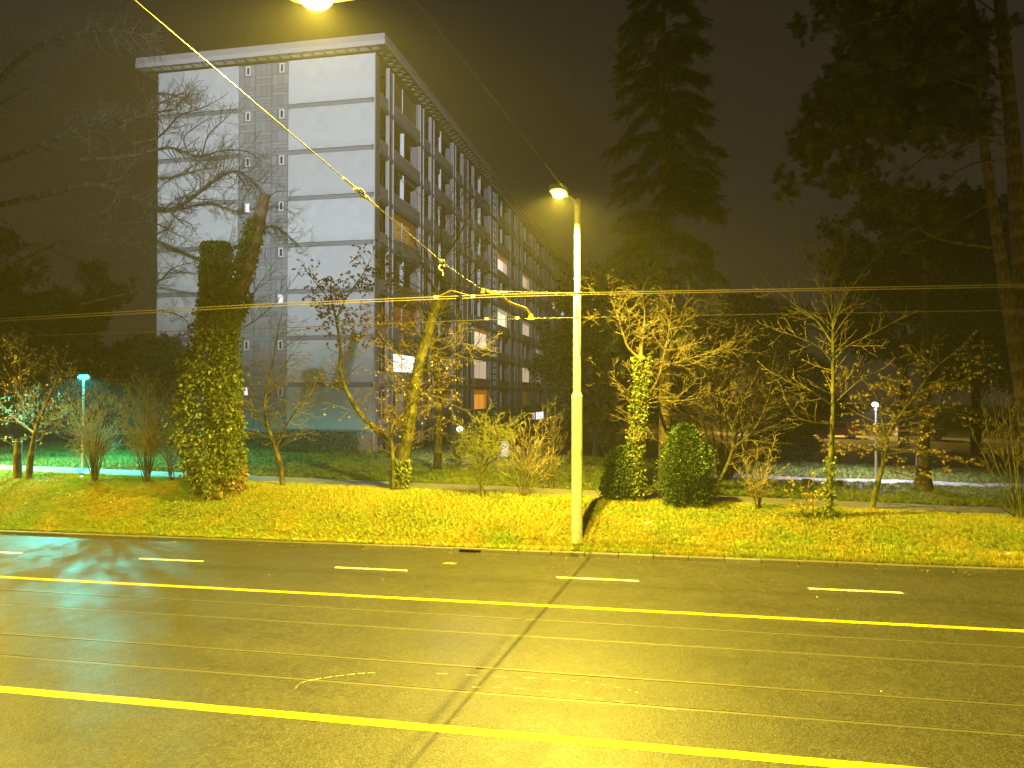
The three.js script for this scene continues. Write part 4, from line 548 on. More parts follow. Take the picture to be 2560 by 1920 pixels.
{ // wide thicket of fine brown twigs behind
  const o = V(2.3, groundY(2.3, -34), -34), up = (h, dx, dz) => o.clone().add(V(dx, h, dz)), limbs = [];
  for (let k = 0; k < 8; k++) { const a = k * 2.399, s = 1.4 + (k % 3) * 0.7; limbs.push({ pts: [up(-0.1, Math.cos(a) * 0.1, Math.sin(a) * 0.1), up(2, Math.cos(a) * 0.5 * s, Math.sin(a) * 0.5), up(4.4, Math.cos(a) * s, Math.sin(a) * 0.9), up(6.4 + (k % 4) * 0.5, Math.cos(a) * 1.4 * s, Math.sin(a) * 1.2)], r0: 0.08, r1: 0.012, from: 0.3, dens: 4.5, len: 2.2 }); }
  tree('thicket_tree', 'broad many stemmed bare tree with fine brown twigs behind the bushes', { at: o, bark: M.barkDark, twig: M.twig, limbs, Q: { levels: 3, dens: [0, 3, 3, 0], ang: 0.7, flat: 0.35, up: 0.01, wig: 0.14, ratio: 0.52, rMin: 0.0055 } });
}
shrub('scraggy thorny shrub between the cone bush and the young tree', 1893, 1275, [[1850, 1185], [1862, 1160], [1875, 1170], [1893, 1140], [1912, 1165], [1930, 1120], [1928, 1155], [1945, 1180], [1905, 1190]], { r: 0.022, dens: 9, len: 0.55, from: 0.25, arch: 0.05, Q: { wig: 0.26, ang: 0.95 } }, BANK);
{
  const o = onGround(2074, 1298);
  const main = [o.clone().add(V(0, -0.1, 0)), ...Wp(o, [[2074, 1250], [2077, 1150], [2082, 1050], [2083, 900], [2082, 780], [2075, 700], [2068, 640]])];
  const t = tree('young_tree', 'upright young tree with budded bare branches and straight trunk', { at: o, bark: M.barkGreen, twig: M.twigYellow, limbs: [{ pts: main, r0: 0.115, r1: 0.02, pow: 0.8, flare: 0.25, from: 0.45, dens: 3.5, len: 1.3 },
    { pts: Wp(o, [[2082, 1015], [2040, 985, 0.2], [1995, 965, 0.3], [1945, 940, 0.3]]), r0: 0.032, r1: 0.01, from: 0.15, dens: 4, len: 0.9 }, { pts: Wp(o, [[2082, 905], [2050, 870, 0.2], [2000, 845, 0.3], [1955, 830, 0.3]]), r0: 0.032, r1: 0.01, from: 0.15, dens: 4, len: 1 }, { pts: Wp(o, [[2084, 900], [2120, 865, 0.1], [2180, 835, 0.2], [2245, 800, 0.3]]), r0: 0.036, r1: 0.01, from: 0.15, dens: 4.5, len: 1.1 }, { pts: Wp(o, [[2082, 860], [2040, 800, -0.2], [1985, 760, -0.3], [1935, 720, -0.3]]), r0: 0.036, r1: 0.01, from: 0.15, dens: 4, len: 1.1 }, { pts: Wp(o, [[2080, 830], [2105, 760, 0.3], [2140, 700, 0.4], [2190, 640, 0.4]]), r0: 0.034, r1: 0.01, from: 0.15, dens: 4, len: 1.1 }, { pts: Wp(o, [[2083, 980], [2130, 950, -0.3], [2190, 930, -0.4], [2230, 905, -0.4]]), r0: 0.03, r1: 0.01, from: 0.15, dens: 4, len: 0.9 }, { pts: Wp(o, [[2080, 800], [2055, 730, 0.3], [2020, 670, 0.4], [1990, 620, 0.4]]), r0: 0.03, r1: 0.01, from: 0.15, dens: 4, len: 1 }, { pts: Wp(o, [[2082, 1060], [2030, 1055, 0.4], [1990, 1040, 0.5], [1965, 1000, 0.5]]), r0: 0.024, r1: 0.008, from: 0.2, dens: 4, len: 0.7 }, { pts: Wp(o, [[2076, 720], [2110, 640, -0.2], [2130, 570, -0.3]]), r0: 0.024, r1: 0.008, from: 0.1, dens: 4, len: 1 }, { pts: Wp(o, [[2072, 690], [2045, 620, -0.2], [2040, 560, -0.3]]), r0: 0.022, r1: 0.008, from: 0.1, dens: 4, len: 0.9 }],
    Q: { levels: 2, dens: [0, 5, 0], ang: 0.8, up: 0.05, wig: 0.15, ratio: 0.5, r: 0.014, rMin: 0.0075, taper: 0.6 } });
  clothe(t, 'ivy', limbPoints(main, o, 8), () => 0.11, 700, 0.07, M.ivyLeaf, 0.0, 0.3, 0.07);
}
shrub('little plant with bright yellow leaves at the foot of the young tree', 2015, 1290, [[1980, 1242], [2000, 1225], [2020, 1218], [2045, 1232], [2060, 1240], [1992, 1262], [2035, 1262]], { r: 0.01, dens: 6, len: 0.35, from: 0.3, leaves: [{ n: 3, size: 0.09, droop: 0.5, mat: M.yellowLeaf }] }, undefined, 'yellow_plant');
{
  const o = onGround(2178, 1272);
  tree('golden_leaf_tree', 'leaning small tree with rows of dry golden leaves at the right', { at: o, bark: M.barkGreen, twig: M.twigYellow, limbs: [{ pts: [o.clone().add(V(0, -0.1, 0)), ...Wp(o, [[2190, 1225], [2207, 1160], [2216, 1110], [2235, 1060, 0.1], [2280, 1000, 0.1], [2330, 930, 0.1], [2395, 870, 0.1]])], r0: 0.1, r1: 0.014, from: 0.32, dens: 6, len: 1.5 }, { pts: Wp(o, [[2216, 1110], [2205, 1050], [2190, 990, 0.2], [2150, 945, 0.3], [2110, 935, 0.3]]), r0: 0.04, r1: 0.01, from: 0.1, dens: 6, len: 1.1 }, { pts: Wp(o, [[2216, 1120], [2280, 1130, 0.4], [2340, 1140, 0.5], [2390, 1150, 0.6]]), r0: 0.035, r1: 0.01, from: 0.1, dens: 5, len: 0.9 }, { pts: Wp(o, [[2240, 1055], [2300, 1040, -0.3], [2370, 1030, -0.4], [2420, 1040, -0.5]]), r0: 0.035, r1: 0.01, from: 0.1, dens: 6, len: 1 }, { pts: Wp(o, [[2214, 1130], [2160, 1120, 0.4], [2110, 1130, 0.5], [2090, 1120, 0.5]]), r0: 0.03, r1: 0.008, from: 0.1, dens: 5, len: 0.8 }, { pts: Wp(o, [[2290, 985], [2350, 960, 0.5], [2410, 950, 0.5], [2440, 900, 0.5]]), r0: 0.03, r1: 0.008, from: 0.1, dens: 6, len: 0.9 }, { pts: Wp(o, [[2205, 1165], [2255, 1185, 0.4], [2310, 1180, 0.6]]), r0: 0.025, r1: 0.008, from: 0.1, dens: 5, len: 0.8 }, { pts: Wp(o, [[2230, 1060], [2240, 990, -0.3], [2260, 930, -0.4]]), r0: 0.03, r1: 0.008, from: 0.1, dens: 6, len: 1 }], Q: { levels: 2, dens: [0, 5, 0], ang: 0.75, flat: 0.45, up: -0.005, wig: 0.14, ratio: 0.5, rMin: 0.0052 }, leaves: [{ n: 5, size: 0.095, droop: 0.9, mat: M.dryLeaf }] });
}
shrub('arching cane shrub at the right edge of the picture', 2548, 1298, [[2440, 1100], [2462, 1040], [2478, 990], [2500, 980], [2522, 1000], [2545, 990], [2565, 1010], [2585, 1040], [2600, 1000], [2430, 1180], [2455, 1240], [2530, 1050], [2490, 1080]], { r: 0.026, arch: -0.22, rise: 0.2, dens: 2.4, len: 0.7, from: 0.4, foot: 0.2, twig: M.twigYellow, bark: M.barkGreen }, BANK);
console.log('bank done');

// ------------------------------------------------------------------ big trees behind
function sprayGeometry(len, n, nl, droop, spread) { // a twig set with needles
  const p = [], ix = []; for (let k = 0; k < n; k++) { const f = (k + 0.5) / n, a = k * 2.4, base = [f * len, -droop * f * f, 0], d = [0.45, Math.sin(a) * spread * 0.6 - 0.25, Math.cos(a) * spread], L = nl * (0.7 + 0.6 * hash(k, 3)), w = nl * 0.07, b = p.length / 3; p.push(base[0] - w, base[1], base[2], base[0] + w, base[1], base[2] + w, base[0] + d[0] * L, base[1] + d[1] * L, base[2] + d[2] * L); ix.push(b, b + 1, b + 2); }
  const g = new THREE.BufferGeometry(); g.setAttribute('position', new THREE.Float32BufferAttribute(p, 3)); g.setIndex(ix); g.computeVertexNormals(); return g;
}
function scatter(name, geo, material, parent, list, tint) { // list of [position, direction, scale]
  const m = shadows(new THREE.InstancedMesh(geo, material, list.length)), X = new THREE.Matrix4(), q = new THREE.Quaternion(), c = new THREE.Color(); m.name = name; m.userData.kind = 'stuff';
  list.forEach(([p, d, s, roll], k) => { q.setFromUnitVectors(V(1, 0, 0), d); if (roll !== undefined) q.multiply(new THREE.Quaternion().setFromAxisAngle(V(1, 0, 0), roll)); X.compose(p, q, V(s, s, s)); m.setMatrixAt(k, X); if (tint) { const t = tint(k); m.setColorAt(k, c.setRGB(...t)); } }); parent.add(m); return m;
}
const SPRAY = sprayGeometry(0.5, 44, 0.16, 0.12, 1), TUFT = sprayGeometry(0.22, 40, 0.2, 0, 1.1);
const MASS = new THREE.BufferGeometry(); { const p = [], ix = []; for (let k = 0; k < 26; k++) { const c = [gauss() * 0.2, gauss() * 0.16, gauss() * 0.2], d = rdir(), e = perp(d), L = rr(0.07, 0.13), b = p.length / 3; p.push(c[0], c[1], c[2], c[0] + d.x * L + e.x * L * 0.4, c[1] + d.y * L + e.y * L * 0.4, c[2] + d.z * L + e.z * L * 0.4, c[0] + d.x * L * 1.7, c[1] + d.y * L * 1.7, c[2] + d.z * L * 1.7, c[0] + d.x * L - e.x * L * 0.4, c[1] + d.y * L - e.y * L * 0.4, c[2] + d.z * L - e.z * L * 0.4); ix.push(b, b + 1, b + 2, b, b + 2, b + 3); } MASS.setAttribute('position', new THREE.Float32BufferAttribute(p, 3)); MASS.setIndex(ix); MASS.computeVertexNormals(); }
const greenTint = () => { const k = rr(0.6, 1.35); return [k * rr(0.9, 1.15), k, k * rr(0.8, 1.1)]; };
{ // tall spruce behind the mast
  const o = onGround(1660, 1222), H = 27, t = thing('spruce_tree', 'towering narrow spruce rising out of the picture', 'tree', o.x, o.y, o.z), W = new Tubes(), T = new Tubes(), list = [];
  const trunk = range(0, H, 12).map((h) => V(0.05 * Math.sin(h * 0.3), h - 0.2, 0.05 * Math.cos(h * 0.4))); W.add(trunk, trunk.map((_, i) => lerp(0.26, 0.04, i / 12)), 12); part('trunk', W.geo(), M.bark, t);
  for (let h = 5.2; h < H - 0.5; h += 0.135) {
    const a = rr(0, 6.2832), env = (h < 8.5 ? lerp(2.0, 2.25, (h - 5.2) / 3.3) : lerp(2.25, 0.6, Math.pow((h - 8.5) / (H - 8.5), 1.5))) * rr(0.86, 1.08), sparse = h < 9 ? 0.25 : 1, d = V(Math.cos(a), 0.1, Math.sin(a)), pts = [];
    for (let k = 0; k <= 6; k++) { const f = k / 6; pts.push(V(d.x * env * f, h + 0.25 * f - env * 0.42 * f * f, d.z * env * f)); } T.add(pts, pts.map((_, i) => lerp(0.026, 0.006, i / 6)), 4);
    for (let k = 0; k < 42 * sparse * env / 1.6; k++) { const f = Math.pow(rr(0.02, 1), 0.75), i = Math.min(5, Math.floor(f * 6)), q = pts[i].clone().lerp(pts[i + 1], f * 6 - i); q.add(V(gauss() * 0.16, -Math.abs(gauss()) * 0.28, gauss() * 0.16)); list.push([q, V(d.x + gauss() * 0.7, -0.85 + gauss() * 0.4, d.z + gauss() * 0.7).normalize(), rr(0.6, 1.15), rr(0, 6)]); }
  }
  part('branches', T.geo(), M.twigDark, t, 'stuff'); scatter('foliage', SPRAY, M.needle, t, list, greenTint);
}
{ // old pine at the right edge: two trunks, long bare lower boughs, needle tufts above
  const z = -30.5, b1 = V(atZ(2600, 1200, z).x, 0, z), b2 = V(atZ(2625, 1200, z).x + 0.2, 0, z - 0.8); for (const b of [b1, b2]) b.y = groundY(b.x, b.z);
  const pine = (label, base, stem, r0, r1, seedBoughs) => {
    const t = thing('pine_tree', label, 'tree', base.x, base.y, base.z, 'old pines at the right edge'), W = new Tubes(), T = new Tubes(), list = [], pts = limbPoints([base.clone().add(V(0, -0.2, 0)), ...stem], base, 6); W.add(pts, pts.map((_, i) => lerp(r0, r1, i / (pts.length - 1))), 14); part('trunk', W.geo(), M.barkPine, t);
    for (const [line, rr0, tufts, spreadY] of seedBoughs) {
      const B = new Tubes(), lp = limbPoints(line, base, 6), n = lp.length; B.add(lp, lp.map((_, i) => lerp(rr0, 0.012, i / (n - 1))), 7); part('bough', B.geo(), M.barkPine, t);
      const tips = []; for (let k = 0; k < n * 0.8; k++) { const i = Math.floor(rr(0.3, 1) * (n - 1)), d = V(gauss(), gauss() * 0.5 + 0.1, gauss()).normalize(); branch(T, lp[i], d, rr(0.5, 1.3), 0.014, 1, { levels: 1, dens: [0], wig: 0.2, rMin: 0.005 }, tips); }
      for (let k = 0; k < tufts; k++) { const tip = tips[k % tips.length][0], q = tip[tip.length - 1].clone().add(V(gauss() * 0.34, gauss() * (spreadY ?? 0.3), gauss() * 0.34)); list.push([q, V(gauss(), 0.7 + gauss() * 0.5, gauss()).normalize(), rr(0.7, 1.4), rr(0, 6)]); }
    }
    part('branches', T.geo(), M.twigDark, t, 'stuff'); if (list.length) scatter('foliage', TUFT, M.needlePine, t, list, greenTint); return t;
  };
  const at = (px, py, dz = 0) => atZ(px, py, z + dz);
  const bough = (pts, r, tufts, sy) => [pts.map(([a, b, d]) => at(a, b, d ?? 0)), r, tufts, sy];
  const crownA = [], crownB = [];
  for (let k = 0; k < 26; k++) { const y0 = lerp(-420, 330, k / 25), out = lerp(260, 520, Math.pow(k / 25, 0.7)) * rr(0.7, 1.1), dz = gauss() * 3.2; const sx = 2500 + (y0 + 40) * 0.085; crownA.push(bough([[sx, y0 + 40, -0.65], [sx - out * rr(0.35, 0.6), y0 + rr(-90, 50), dz * 0.5], [sx - out, y0 + rr(-60, 90), dz]], 0.045, 260, 0.45)); }
  for (let k = 0; k < 12; k++) { const y0 = lerp(-350, 300, k / 11), out = rr(150, 420), dz = gauss() * 3; const sx = 2430 + (y0 + 40) * 0.07; crownB.push(bough([[sx, y0 + 40, 0], [sx - out * 0.5, y0 + 10, dz * 0.5], [sx - out, y0 + rr(0, 90), dz]], 0.06, 240, 0.45)); }
  crownA.push(bough([[2480, 620, 0.3], [2330, 590, 0.6], [2200, 480, 0.9], [2080, 430, 1.2], [1995, 470, 1]], 0.05, 330, 0.4), bough([[2500, 310, 0.2], [2360, 290, 0.8], [2230, 330, 1.2], [2125, 350, 1.4]], 0.07, 30), bough([[2505, 340, 0.2], [2400, 350, 1], [2300, 400, 1.5], [2190, 520, 1.8]], 0.06, 14), bough([[2505, 400, 0.2], [2420, 415, 1], [2330, 480, 1.5], [2245, 560, 1.8]], 0.05, 10), bough([[2470, 510, 0], [2420, 540, 0.6], [2340, 590, 1], [2230, 620, 1.2]], 0.05, 8), bough([[2500, 355, -0.2], [2420, 360, 0.5], [2340, 400, 1]], 0.04, 8));
  pine('thick furrowed pine trunk at the right edge with long bare boughs', b2, [at(2568, 900, -0.8), at(2548, 600, -0.8), at(2530, 330, -0.7), at(2500, 0, -0.6), at(2470, -400, -0.5)], 0.38, 0.16, crownA);
  pine('slimmer pine trunk leaning beside the thick one', b1, [at(2550, 950), at(2510, 700), at(2470, 430), at(2440, 200), at(2420, -200)], 0.28, 0.1, crownB);
}
{ // large bare oak at the left: its trunk stands outside the picture, its boughs reach across the gable
  const z = -34, foot = V(atZ(-330, 1200, z).x, 0, z); foot.y = groundY(foot.x, z);
  const at = (px, py, dz = 0) => atZ(px, py, z + dz), L = (pts, r0, r1, more = {}) => ({ pts: pts.map(([a, b, d]) => at(a, b, d ?? 0)), r0, r1, from: 0.25, dens: 3.4, len: 2, ...more });
  tree('old_oak', 'great bare oak whose crooked boughs reach in front of the gable', { at: foot, bark: M.barkDark, twig: M.twigDark, limbs: [
    { pts: [foot.clone().add(V(0, -0.2, 0)), at(-325, 900), at(-310, 650), at(-290, 350), at(-260, 50), at(-240, -250)], r0: 0.55, r1: 0.2, from: 0.5, dens: 1.5, len: 3 },
    L([[-310, 640], [-100, 540], [60, 500], [240, 462], [330, 495], [420, 525], [470, 502], [540, 448], [592, 428], [650, 470]], 0.2, 0.045, { from: 0.35, dens: 3, len: 1.8 }), L([[240, 462], [305, 444], [330, 410], [360, 385]], 0.08, 0.02), L([[592, 428], [622, 430], [640, 415]], 0.035, 0.012, { len: 0.8 }), L([[648, 468], [660, 500], [690, 480], [720, 478]], 0.035, 0.01, { len: 0.8, dens: 5 }), L([[425, 525], [440, 545], [470, 555], [495, 590]], 0.035, 0.01, { len: 0.9, dens: 5 }),
    L([[-290, 400], [-60, 260], [70, 130], [200, 85], [340, 85], [390, 120]], 0.2, 0.03), L([[-290, 380], [-100, 300], [0, 258], [52, 230], [110, 200]], 0.14, 0.03),
    L([[-300, 520], [-60, 430], [180, 330], [240, 312], [330, 300], [390, 282], [430, 275]], 0.16, 0.03), L([[330, 360], [392, 345], [420, 320], [450, 288], [500, 272], [545, 250]], 0.07, 0.014, { dens: 6, len: 1.3 }), L([[200, 400], [330, 390], [392, 374], [430, 370], [470, 385], [505, 390], [560, 376], [620, 380], [650, 400]], 0.1, 0.016, { dens: 6, len: 1.4 }), L([[450, 290], [440, 265], [470, 240], [480, 215]], 0.04, 0.012, { dens: 7, len: 1.2 }), L([[505, 390], [520, 340], [560, 300], [590, 270]], 0.04, 0.012, { dens: 7, len: 1.1 }), L([[300, 320], [392, 262], [440, 240], [470, 225]], 0.05, 0.012, { dens: 6, len: 1.2 }), L([[470, 382], [460, 345], [500, 310], [540, 285]], 0.035, 0.012, { dens: 7, len: 1 }),
    L([[-300, 800], [-50, 700], [120, 620], [170, 605], [300, 600], [420, 620]], 0.14, 0.02), L([[120, 620], [190, 660], [205, 705]], 0.05, 0.015), L([[200, 760], [330, 730], [395, 705], [430, 672], [485, 655]], 0.07, 0.012, { dens: 6, len: 1.2 }), L([[250, 560], [390, 560], [430, 580], [470, 600]], 0.05, 0.012, { dens: 6, len: 1.2 }), L([[260, 790], [390, 775], [450, 790], [485, 820]], 0.04, 0.01, { dens: 5, len: 1.1 })],
    Q: { levels: 3, dens: [0, 3.2, 3.2, 0], ang: 0.75, up: 0.035, wig: 0.22, ratio: 0.52, rMin: 0.0062, r: 0.03 } });
}
function massTree(name, label, x, z, h, w, base, n, material, geo, group, dens = 1) { // dark evergreen or leafless mass behind the lamps
  const y = groundY(x, z), t = thing(name, label, 'tree', x, y, z, group), W = new Tubes(), T = new Tubes(), tips = [], pts = range(0, h * 0.92, 8).map((k) => V(gauss() * 0.05, k - 0.2, gauss() * 0.05)); W.add(pts, pts.map((_, i) => lerp(h * 0.022, 0.03, i / 8)), 10); part('trunk', W.geo(), M.barkDark, t);
  const list = []; for (let k = 0; k < 46 * dens; k++) { const hh = lerp(base, h, rnd()), a = rr(0, 6.28), e = w * Math.pow(Math.sin(Math.PI * clamp((hh - base) / (h - base) * 0.86 + 0.12, 0, 1)), 0.7), q = V(0, hh, 0); branch(T, q, V(Math.cos(a), rr(-0.15, 0.4), Math.sin(a)).normalize(), e * rr(0.75, 1.1), 0.05, 1, { levels: 2, dens: [0, 1.2], wig: 0.14, rMin: 0.008, seg: 0.6, ratio: 0.4 }, tips); }
  part('branches', T.geo(), M.twigDark, t, 'stuff');
  for (let k = 0; k < n; k++) { const [tp] = tips[Math.floor(rnd() * tips.length)], q = tp[Math.floor(rnd() * tp.length)].clone().add(V(gauss() * 0.45, gauss() * 0.4, gauss() * 0.45)); list.push([q, V(gauss(), gauss() - 0.2, gauss()).normalize(), rr(0.8, 1.7), rr(0, 6)]); }
  if (n) scatter('foliage', geo, material, t, list, greenTint); return t;
}
const BACK = 'dark trees behind the lamps';
massTree('dark_tree', 'dark drooping conifer behind the cyan lamp', atZ(70, 1100, -41).x, -41, 9, 3.6, 0.9, 2400, M.needle, SPRAY, BACK);
massTree('dark_tree', 'tall dark evergreen at the far left edge', atZ(-60, 1100, -48).x, -48, 16, 5, 2.5, 2600, M.darkLeaf, MASS, BACK);
massTree('dark_tree', 'dark evergreen left of the gable corner', atZ(235, 1100, -50).x, -50, 12.5, 4.6, 1.2, 2600, M.darkLeaf, MASS, BACK);
massTree('dark_tree', 'low dark evergreen against the gable corner', atZ(395, 1100, -39.5).x, -39.5, 6.3, 2.4, 0.5, 1500, M.darkLeaf, MASS, BACK);
massTree('dark_tree', 'dark tree behind the mast at the far end of the block', atZ(1490, 1100, -44).x, -44, 11, 3.4, 1.5, 1500, M.darkLeaf, MASS, BACK);
massTree('dark_tree', 'round dark tree behind the spruce', atZ(1610, 1100, -52).x, -52, 12, 4.2, 2, 2200, M.darkLeaf, MASS, BACK);
massTree('dark_tree', 'dark spreading tree beyond the brown thicket', atZ(1880, 1100, -58).x, -58, 11, 5, 1.8, 2400, M.darkLeaf, MASS, BACK);
massTree('dark_tree', 'dark tree left of the red car', atZ(1975, 1100, -47).x, -47, 6.4, 2.3, 0.4, 1500, M.darkLeaf, MASS, BACK);
massTree('dark_tree', 'tall dark tree above the white lamp', atZ(2260, 1100, -62).x, -62, 19, 6.5, 5.5, 3600, M.darkLeaf, MASS, BACK);
massTree('dark_tree', 'tall dark tree behind the golden leaved tree', atZ(2440, 1100, -56).x, -56, 17, 6, 4, 3600, M.darkLeaf, MASS, BACK);
massTree('dark_tree', 'dark tree filling the right edge behind the pine', atZ(2620, 1100, -48).x, -48, 15, 5, 2.5, 3000, M.darkLeaf, MASS, BACK);
{ // trunk foot of a felled-looking tree near the white lamp
  const o = onGround(2308, 1222); tree('dark_trunk_tree', 'dark flared tree trunk standing beside the pale park path', { at: o, bark: M.barkDark, twig: M.twigDark, limbs: [{ pts: [o.clone().add(V(0, -0.1, 0)), o.clone().add(V(0, 1.2, 0)), o.clone().add(V(0.1, 4, 0)), o.clone().add(V(0.1, 9, 0.1))], r0: 0.36, r1: 0.1, flare: 0.35, from: 0.45, dens: 4, len: 2.2 }], Q: { levels: 3, dens: [0, 2.5, 2.5, 0], ang: 0.8, wig: 0.15, rMin: 0.007 } });
}
shrub('glossy leaved bush lit by the bollard light', 1141, 1157, fan(1150, 26, 1072, 1100, 9), { r: 0.014, dens: 10, len: 0.4, from: 0.15, leaves: [{ n: 5, size: 0.1, droop: 0.2, mat: leafMat(0.12, 0.16, 0.08, 0.22, 0.1) }] }, undefined, 'glossy_bush');
{ // clipped hedge at the foot of the gable
  const z = -40.6, x0 = -30.5, x1 = -17.6, t = thing('hedge', 'low dark hedge along the foot of the gable', 'hedge', (x0 + x1) / 2, groundY(-24, z), z), L = new Leaves(); for (let k = 0; k < 9000; k++) { const f = rnd(), y = rr(0, 1.05 + 0.2 * fbm(f * 20, 3, 2)), d = V(gauss(), 0.4 + gauss() * 0.5, gauss()).normalize(), s = rr(0.07, 0.13); L.add(V(lerp(x0, x1, f) - (x0 + x1) / 2, y, gauss() * 0.4), d, perp(d), s, s * 0.35, tone(0.4, 0.15)); } part('foliage', L.geo(), M.boxLeaf, t, 'stuff'); const T = new Tubes(), tips = []; for (let k = 0; k < 40; k++) branch(T, V(lerp(x0, x1, (k + 0.5) / 40) - (x0 + x1) / 2, -0.1, gauss() * 0.1), V(gauss() * 0.2, 1, gauss() * 0.2).normalize(), 0.9, 0.02, 1, { levels: 2, dens: [0, 4], rMin: 0.005 }, tips); part('stems', T.geo(), M.twigDark, t, 'stuff');
}

// ------------------------------------------------------------------ ground cover
const BLADES = (() => { const p = [], ix = []; for (let k = 0; k < 11; k++) { const a = k * 2.4, r = 0.035 * Math.sqrt(k / 11), h = 0.05 + 0.05 * hash(k, 1), lean = 0.025 + 0.05 * hash(k, 2), w = 0.0045, x = r * Math.cos(a), z = r * Math.sin(a), b = p.length / 3, px = -Math.sin(a) * w, pz = Math.cos(a) * w; p.push(x - px, 0, z - pz, x + px, 0, z + pz, x + Math.cos(a) * lean * 0.4 + px * 0.7, h * 0.6, z + Math.sin(a) * lean * 0.4 + pz * 0.7, x + Math.cos(a) * lean, h, z + Math.sin(a) * lean); ix.push(b, b + 1, b + 2, b, b + 2, b + 3); } const g = new THREE.BufferGeometry(); g.setAttribute('position', new THREE.Float32BufferAttribute(p, 3)); g.setIndex(ix); g.computeVertexNormals(); return g; })();
const FALLEN = (() => { const L = new Leaves(); L.add(V(-0.045, 0, 0), V(1, 0, 0), V(0, 0, 1), 0.09, 0.03, [1, 1, 1]); const g = L.geo(); g.deleteAttribute('color'); return g; })();
function cover(name, label, geo, n, place, scale, tint) { // place() gives x, z or null
  const list = []; while (list.length < n) { const q = place(); if (q) list.push(q); } const m = shadows(new THREE.InstancedMesh(geo, M.grass, n)), X = new THREE.Matrix4(), c = new THREE.Color(); m.name = name; tag(m, label, 'ground cover', null, 'stuff');
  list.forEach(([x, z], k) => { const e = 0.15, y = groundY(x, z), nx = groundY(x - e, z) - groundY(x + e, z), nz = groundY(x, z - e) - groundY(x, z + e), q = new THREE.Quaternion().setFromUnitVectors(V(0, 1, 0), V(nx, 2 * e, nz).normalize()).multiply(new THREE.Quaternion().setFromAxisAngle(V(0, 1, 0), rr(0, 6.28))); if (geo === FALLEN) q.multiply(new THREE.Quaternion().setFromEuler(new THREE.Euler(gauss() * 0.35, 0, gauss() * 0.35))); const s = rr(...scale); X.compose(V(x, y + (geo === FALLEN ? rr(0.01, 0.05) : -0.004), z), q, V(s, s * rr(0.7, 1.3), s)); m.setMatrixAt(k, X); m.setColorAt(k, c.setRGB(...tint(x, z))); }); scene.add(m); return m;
}
const grassTone = (x, z) => { const f = fbm(x * 0.8 + 11, z * 0.8, 3), k = rr(0.65, 1.3), dry = clamp((f - 0.3) * 2.4 + (rnd() - 0.5) * 1.1, 0, 1); return [k * lerp(0.32, 0.5, dry), k * lerp(0.4, 0.42, dry), k * lerp(0.05, 0.06, dry)]; };
cover('bank_grass', 'short mixed grass on the bank', BLADES, 80000, () => { const x = rr(-31, 17), z = KERB - 0.28 - 4.4 * rnd(); return fbm(x * 1.1, z * 1.1, 3) > rr(0.1, 0.48) ? [x, z] : null; }, [0.55, 1.15], grassTone);
cover('kerb_grass', 'brighter fringe of grass along the kerb', BLADES, 9000, () => [rr(-31, 17), KERB - 0.25 - 0.7 * rnd() ** 2], [0.8, 1.6], (x, z) => grassTone(x, z).map((v) => v * 1.15));
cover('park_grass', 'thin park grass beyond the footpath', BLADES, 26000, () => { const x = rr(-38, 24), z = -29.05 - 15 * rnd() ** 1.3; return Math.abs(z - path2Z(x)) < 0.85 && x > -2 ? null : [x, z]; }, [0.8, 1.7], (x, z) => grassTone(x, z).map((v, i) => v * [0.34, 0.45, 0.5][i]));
const litter = () => { const k = rr(0.6, 1.4); return rnd() < 0.6 ? [0.48 * k, 0.4 * k, 0.14 * k] : [0.3 * k, 0.22 * k, 0.09 * k]; };
cover('leaf_litter', 'fallen leaves strewn on the bank', FALLEN, 2800, () => [rr(-31, 17), KERB - 0.3 - 4.2 * rnd()], [0.6, 1.25], litter);
cover('leaf_litter', 'fallen leaves on the park lawn', FALLEN, 5000, () => [rr(-36, 24), -29 - 12 * rnd()], [0.6, 1.2], litter).name = 'park_leaf_litter';
cover('ground_ivy', 'dark ivy creeping round the foot of the young tree', FALLEN, 2600, () => { const c = onGround(2020, 1292), x = c.x + gauss() * 2.0, z = c.z - 0.1 + gauss() * 0.45; return z < KERB - 0.6 ? [x, z] : null; }, [0.5, 1], () => { const k = rr(0.6, 1.4); return [0.05 * k, 0.075 * k, 0.02 * k]; });
{ const n = 220, m = shadows(new THREE.InstancedMesh(FALLEN, M.grass, n)), X = new THREE.Matrix4(), col = new THREE.Color(); m.name = 'road_leaves'; tag(m, 'scattered dry leaves on the far lane', 'ground cover', null, 'stuff');
  for (let k = 0; k < n; k++) { const edge = rnd() < 0.75, x = rr(-30, 18), z = edge ? KERB + 0.04 + 0.5 * rnd() ** 2.5 : lerp(KERB, -9, rnd() ** 1.6), s = rr(0.35, 0.85); X.compose(V(x, roadY(x) + 0.014, z), new THREE.Quaternion().setFromEuler(new THREE.Euler(gauss() * 0.15, rr(0, 6.28), gauss() * 0.15)), V(s, s, s)); m.setMatrixAt(k, X); m.setColorAt(k, col.setRGB(...litter())); } scene.add(m); }
console.log('cover done');

